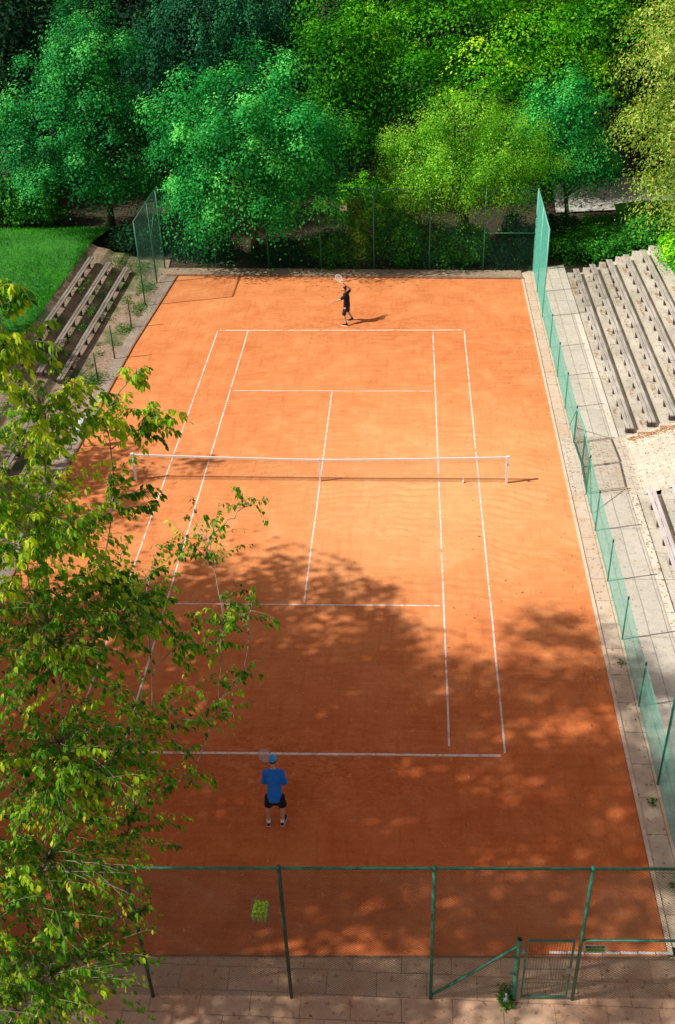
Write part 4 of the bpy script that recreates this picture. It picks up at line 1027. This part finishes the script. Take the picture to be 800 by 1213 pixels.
# =================================================================== THE NEAR TREE (branches into the view from the left)
def near_tree():
    base = np.array([-5.6, -23.2, 0.])
    root = empty('cherry_tree', tuple(base), 'large green and yellow-leaved tree rising in front at the left', 'tree')
    rg = np.random.default_rng(21)
    # clusters of twigs: x y z radius twigs leaves_per_twig
    blobs = [(-.42, -21.5, 16.72, .24, 12, 28), (-.75, -21.6, 16.2, .45, 26, 28), (.12, -21.3, 13.0, .5, 26, 22), (-.15, -22.0, 11.4, .6, 34, 24), (-.48, -21.5, 16.25, .42, 26, 30), (-.40, -21.3, 15.4, .60, 40, 26), (.02, -20.88, 15.15, .36, 20, 24), (.36, -20.63, 15.50, .18, 7, 24), (.44, -20.62, 14.95, .34, 20, 24),
             (-.40, -21.83, 14.6, .85, 75, 26), (.08, -21.04, 14.3, .5, 22, 22), (.42, -18.96, 12.1, .72, 24, 20), (.98, -18.37, 12.3, .34, 7, 18), (-.2, -19.6, 12.0, .6, 17, 20),
             (-.50, -22.0, 13.38, 1.0, 92, 27), (.0, -20.68, 12.5, .7, 40, 22), (.70, -19.77, 11.38, .62, 26, 20), (-.62, -22.2, 11.92, 1.1, 105, 27), (.08, -21.15, 11.18, .8, 48, 23),
             (.72, -20.48, 10.78, .45, 13, 18), (-.67, -22.88, 10.89, 1.1, 105, 27), (-.15, -21.72, 10.24, .7, 38, 22), (-.56, -23.5, 10.03, 1.0, 95, 26), (-.18, -22.68, 9.58, .5, 24, 20),
             (.42, -21.2, 10.23, .35, 9, 18), (.98, -19.2, 11.3, .45, 12, 18), (.92, -20.0, 10.7, .4, 10, 17), (.5, -20.4, 11.7, .5, 16, 18), (-.1, -21.3, 13.4, .5, 22, 20), (-1.35, -21.96, 15.16, 1.1, 90, 24), (-1.67, -22.24, 13.36, 1.3, 95, 24), (-1.88, -22.92, 11.43, 1.3, 95, 24), (-1.73, -23.9, 10.08, 1.2, 85, 24), (-.95, -24.22, 8.9, 1.1, 85, 24),
             (-3.4, -21.5, 15.2, 1.9, 60, 18), (-4.2, -23.2, 17.4, 1.8, 50, 18), (-6.4, -21.0, 14.5, 2.2, 55, 18), (-6.8, -24.8, 14.0, 2.2, 50, 18), (-4.4, -25.6, 11.5, 1.9, 50, 18), (-4.0, -21.0, 11, 1.7, 50, 18)]
    tr = MB(); br = MB()
    trunk_pts = [(0, 0, -.1), (.1, .05, 2.5), (.25, .1, 5), (.5, .15, 8), (.9, .3, 11), (1.1, .3, 13.5), (1.2, .1, 16)]
    tr.tube(trunk_pts, [.34, .28, .25, .21, .15, .09, .03], 12)
    TP = [np.array(p) for p in trunk_pts]
    nodes = []      # (point, radius) that a new limb may grow out of
    for i in range(2, 6):
        for f in (0, .33, .66): nodes.append((TP[i] * (1 - f) + TP[i + 1] * f, .13 - .02 * (i - 2)))
    P0 = []; AX = []; NR = []; SZ = []; TI = []
    def bez(a, b_, c, n):
        t = np.linspace(0, 1, n)[:, None]; return (1 - t) ** 2 * a + 2 * t * (1 - t) * b_ + t ** 2 * c
    order = sorted(range(len(blobs)), key=lambda i: np.hypot(blobs[i][0] - base[0], blobs[i][1] - base[1]))
    for bi in order:
        bx, by, bz, br_, nt_, nl = blobs[bi]
        c = np.array([bx, by, bz]) - base
        best = min(nodes, key=lambda q_: np.linalg.norm(c - q_[0]) + 1.6 * max(0, q_[0][2] - c[2] + .3 * np.linalg.norm(c[:2] - q_[0][:2])))
        s, r0 = best; ln = np.linalg.norm(c - s)
        mid = (s + c) / 2 + np.array([0, 0, .12 * ln]) + rg.normal(0, .09 * ln, 3)
        limb = bez(s, mid, c, 11) + rg.normal(0, .018 * ln ** .5, (11, 3)) * np.linspace(0, 1, 11)[:, None]; limb[0] = s
        ra = min(r0 * .7, .010 + .0075 * ln); rr = np.linspace(ra, .0065, 11)
        br.tube([tuple(p) for p in limb], list(rr), 6)
        for k in range(3, 11): nodes.append((limb[k], rr[k] + .003))
        for t_ in range(int(nt_ * (1.35 if bx < -.3 else .95))):
            d = unit(rg.normal(size=(1, 3)))[0]; d[2] = d[2] * .75
            e = c + d * br_ * rg.uniform(.25, 1.12) ** .6
            cand = limb[4:]; st = cand[np.argmin(np.linalg.norm(cand - e, axis=1) + rg.random(len(cand)) * .5)]
            m2 = (st + e) / 2 + np.array([0, 0, .12 * br_]) + rg.normal(0, .09, 3)
            tw = bez(st, m2, e, 7)
            tip = tw[-1] + (tw[-1] - tw[-2]) * .8 + np.array([0, 0, -.05]); tw = np.vstack([tw, tip])
            br.tube([tuple(p) for p in tw], list(np.linspace(.0042, .0014, 8)), 3)
            hue = rg.normal(.42, .17)
            dirx = unit((tw[-1] - tw[0])[None])[0]
            for l in range(nl):
                u = rg.uniform(.12, 1) ** .8 * 6.99; i = int(u); p = tw[i] * (1 - (u - i)) + tw[i + 1] * (u - i)
                side = unit(rg.normal(size=(1, 3)))[0]; side[2] *= .4
                ax = unit((side * .75 + dirx * .45 + np.array([0, 0, -.85 - .4 * rg.random()]))[None])[0]
                nr = unit((side * .8 + np.array([-.25, 0, .85]) + rg.normal(0, .28, 3))[None])[0]
                P0.append(p + side * .02); AX.append(ax); NR.append(nr); SZ.append(rg.uniform(.048, .094))
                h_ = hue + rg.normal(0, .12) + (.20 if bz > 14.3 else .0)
                if rg.random() < (.05 if bz > 11 else .07): h_ = rg.uniform(.9, 1)
                else: h_ = min(h_, .88)
                TI.append(h_)
    P0 = np.array(P0); AX = np.array(AX); NR = np.array(NR); SZ = np.array(SZ)[:, None]; TI = np.clip(np.array(TI), 0, 1)
    NR = unit(NR - AX * np.sum(AX * NR, 1, keepdims=True)); SD = np.cross(NR, AX)
    w = .27
    pts = [P0, P0 + AX * SZ * .30 + SD * SZ * w * .86 + NR * SZ * .06, P0 + AX * SZ * .62 + SD * SZ * w * .80 + NR * SZ * .05, P0 + AX * SZ * 1.0 - NR * SZ * .12,
           P0 + AX * SZ * .62 - SD * SZ * w * .80 + NR * SZ * .05, P0 + AX * SZ * .30 - SD * SZ * w * .86 + NR * SZ * .06, P0 + AX * SZ * .48 - NR * SZ * .01]
    V = np.stack(pts, 1).reshape(-1, 3); n = len(P0); o = (np.arange(n) * 7)[:, None]
    F = np.concatenate([o + np.array([[0, 1, 2, 6]]), o + np.array([[6, 2, 3, 4]]), o + np.array([[0, 6, 4, 5]])], 0)
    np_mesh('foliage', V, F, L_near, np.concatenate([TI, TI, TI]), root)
    tr.build('trunk', M['bark'], root, True); br.build('branches', M['bark_pale'], root, True)
    print('near leaves', n)
near_tree()

# =================================================================== GROUND COVER AND LITTER
def scatter(name, pts, size, mat, label, cat, up=2.5, tint=None, aspect=.5, blades=False):
    P = np.array(pts); n = len(P)
    if blades:
        ax = unit(rng.normal(size=(n, 3)) * .45 + np.array([0, 0, 1.])); sd = unit(np.cross(ax, rng.normal(size=(n, 3))))
        s = (size * rng.uniform(.5, 1.4, n))[:, None]
        V = np.stack([P - sd * s * .10, P + sd * s * .10, P + ax * s], 1).reshape(-1, 3)
        o = np_mesh(name, V, np.arange(3 * n).reshape(n, 3), mat, rng.random(n) if tint is None else tint)
    else:
        o = leaf_mesh(name, P, size, mat, rng.random(n) if tint is None else tint, None, up, 0, (0, 0, 0), aspect)
    return stuff(o, label, cat)
def gz_(x, y):
    return np.interp(-x, [13.4, 14.5, 17, 21, 28, 40], gz) * np.where(y < 20.5, 1, np.interp(y, [20.5, 23, 25], [1, .5, 0]))
n = 60000; x = -13.45 - rng.random(n) ** 1.4 * 13; y = rng.uniform(4, 24.8, n)
scatter('grass', np.stack([x, y, gz_(x, y) - .02], 1), .13, M['grass_blade'], 'short mown grass on the bank behind the left bleachers', 'grass', blades=True, tint=np.clip(.42 + .3 * np.sin(x * 1.1 + np.sin(y * .8)) * np.cos(y * .9 + x * .3) + rng.normal(0, .22, n), 0, 1))  # broad pale patches in the blade tint stand in for sun patches
# weeds
P = []
patches = [(-9.6, 14.3, .5, 500), (-9.75, 16.6, .5, 500), (-9.7, 12.0, .45, 260), (-10.3, 9.6, .3, 80), (-9.95, 7.2, .55, 700), (-11.9, 10.4, .35, 160), (-10.6, 18.9, .8, 900), (-11.5, 13, .4, 160), (-12.5, 16, .5, 260), (-12.4, 8.9, .5, 260), (-13.3, 12, .3, 200),
           (-13.2, 9.5, .4, 260), (-10.5, 15.4, .35, 120), (5.02, -17.97, .13, 330), (8.8, -13.2, .10, 26), (8.85, -8.6, .09, 16), (8.82, -15.3, .10, 22), (12.0, -.4, .1, 30), (-11.8, 19.2, .8, 500), (9.3, 18.9, .4, 200)]
patches += [(-11.6 - .9 * rng.integers(0, 3) + rng.normal(0, .1), rng.uniform(3, 18.5), .3, 110) for _ in range(26)] + [(-13.4, rng.uniform(4, 18), .35, 130) for _ in range(12)] + [(-10.2 + rng.normal(0, .3), rng.uniform(2, 18), .22, 40) for _ in range(16)]
for (px, py, r, c) in patches:
    a = rng.normal(0, r * .5, (c, 2)); zb = np.where(px + a[:, 0] < -11.4, .3, 0) + np.where(px + a[:, 0] < -12.4, .25, 0)
    P.append(np.stack([px + a[:, 0], py + a[:, 1] * 1.4, zb + np.abs(rng.normal(0, .07, c)) * (1.5 if r < .2 and c > 300 else 1)], 1))
scatter('weeds', np.concatenate(P), .085, M['weed'], 'green weeds sprouting along the kerbs and beneath the benches', 'weeds', up=.8)
# litter
P = []
def strip(c, x0, x1, y0, y1, z=.012, fn=None):
    x = rng.uniform(x0, x1, c); y = rng.uniform(y0, y1, c); zz = np.full(c, z)
    if fn: zz = fn(x, y)
    P.append(np.stack([x, y, zz], 1))
strip(170, -8.6, 8, -17.2, -4); strip(120, 7.6, 8.38, -12, 12); strip(40, 3, 8.2, -8, 8); strip(260, -8.4, 8.4, 17.1, 19.6, .03); strip(120, 9.1, 10.7, -16, 18.3); strip(90, 8.5, 9.05, -16, 17)
strip(120, -6, 9, -20, -17.3); strip(500, -11, -9.3, -2, 19, .012); strip(120, -9.1, -8.4, 4, 18, .012)
ramp = lambda x, y: np.maximum(0, (x - 10.9) * .3566) + .015
x = 11.0 + rng.random(900) * 4.2; y = 2.88 - np.abs(rng.normal(0, .16, 900)); P.append(np.stack([x, y, ramp(x, y) + rng.random(900) * .02], 1))
x = 9.2 + rng.random(500) * 6; y = rng.uniform(-.6, 3, 500); P.append(np.stack([x, y, ramp(x, y)], 1))
x = 8.6 + rng.random(110) * .9; y = rng.uniform(-.6, 3, 110); P.append(np.stack([x, y, 0 * x + .015], 1))
for i in range(6):
    for j in range(9):
        c = int(rng.integers(6, 34)); cx_ = 10.80 + .75 * i; cy_ = rng.uniform(3.3, 18)
        P.append(np.stack([cx_ + np.abs(rng.normal(0, .09, c)) + .01, cy_ + rng.normal(0, .22, c), np.full(c, .28 * i + .02 + .0)], 1))
strip(160, 10.5, 10.75, -12, -.6, .02)
scatter('fallen_leaves', np.concatenate(P), .075, M['litter'], 'dry fallen leaves scattered over the clay, paving and terraces', 'fallen leaves', up=3)
n = 3500; x = rng.uniform(-14, 15, n); y = rng.uniform(19.3, 30, n)
scatter('forest_litter', np.stack([x, y, 0 * x - .03], 1), .14, M['litter'], 'brown leaf litter on the ground under the far trees', 'leaf litter', up=2.5, tint=rng.random(n) * .12)

# small blue-white tag at the foot of the gate post
pt = empty('bottle', (5.02, near_y(5.02) - .05, 0), 'small white and blue bottle beside the gate post weeds', 'bottle')
b = MB(); b.tube([(0, 0, .3), (0, 0, .32), (0, 0, .44), (0, 0, .48), (0, 0, .50)], [.05, .058, .058, .024, .02], 12)
b.v = [(x, y, z - .28 + .0) for x, y, z in b.v]; b.build('bottle_body', M['pale_blue'], pt, True)
b = MB(); b.tube([(0, 0, .2), (0, 0, .24)], .023, 10); b.build('cap', M['white'], pt)

# =================================================================== CAMERA, SUN, SKY
cam = bpy.data.cameras.new('camera'); co = bpy.data.objects.new('camera', cam); col.objects.link(co)
co.location = (3.0265114, -29.4306668, 20.2350521); co.rotation_euler = (1.0058080, .0311202, .0606735)
cam.sensor_fit = 'VERTICAL'; cam.sensor_height = 24; cam.lens = 24 * 1219.96 / 1213; cam.shift_y = -80 / 1213
cam.clip_start = .1; cam.clip_end = 2000; scene.camera = co
sun_to = Vector((-math.cos(R(13.7)) * math.cos(R(45)), -math.sin(R(13.7)) * math.cos(R(45)), math.sin(R(45))))
sl = bpy.data.lights.new('sun', 'SUN'); sl.energy = 5.0; sl.angle = R(.55); sl.color = (1, .955, .87)
so = bpy.data.objects.new('sun', sl); col.objects.link(so); so.rotation_euler = (-sun_to).to_track_quat('-Z', 'Y').to_euler(); so.location = (-30, -10, 40)
w = bpy.data.worlds.new('World'); scene.world = w; w.use_nodes = True
nt = w.node_tree; bg = nt.nodes['Background']; sky = nt.nodes.new('ShaderNodeTexSky'); sky.sky_type = 'NISHITA'; sky.sun_disc = False
sky.sun_elevation = R(45); sky.sun_rotation = R(256.3); hs = nt.nodes.new('ShaderNodeHueSaturation'); hs.inputs['Saturation'].default_value = .45
nt.links.new(sky.outputs[0], hs.inputs['Color']); wt = nt.nodes.new('ShaderNodeMix'); wt.data_type = 'RGBA'; wt.blend_type = 'MULTIPLY'; wt.inputs[0].default_value = 1; wt.inputs[7].default_value = (1.14, .86, .76, 1)
nt.links.new(hs.outputs[0], wt.inputs[6]); nt.links.new(wt.outputs[2], bg.inputs[0]); bg.inputs[1].default_value = .105
scene.view_settings.view_transform = 'Standard'; scene.view_settings.look = 'None'; scene.view_settings.exposure = 0
scene.render.engine = 'CYCLES'; scene.cycles.use_denoising = True
scene.cycles.max_bounces = 8; scene.cycles.diffuse_bounces = 3; scene.cycles.transmission_bounces = 4
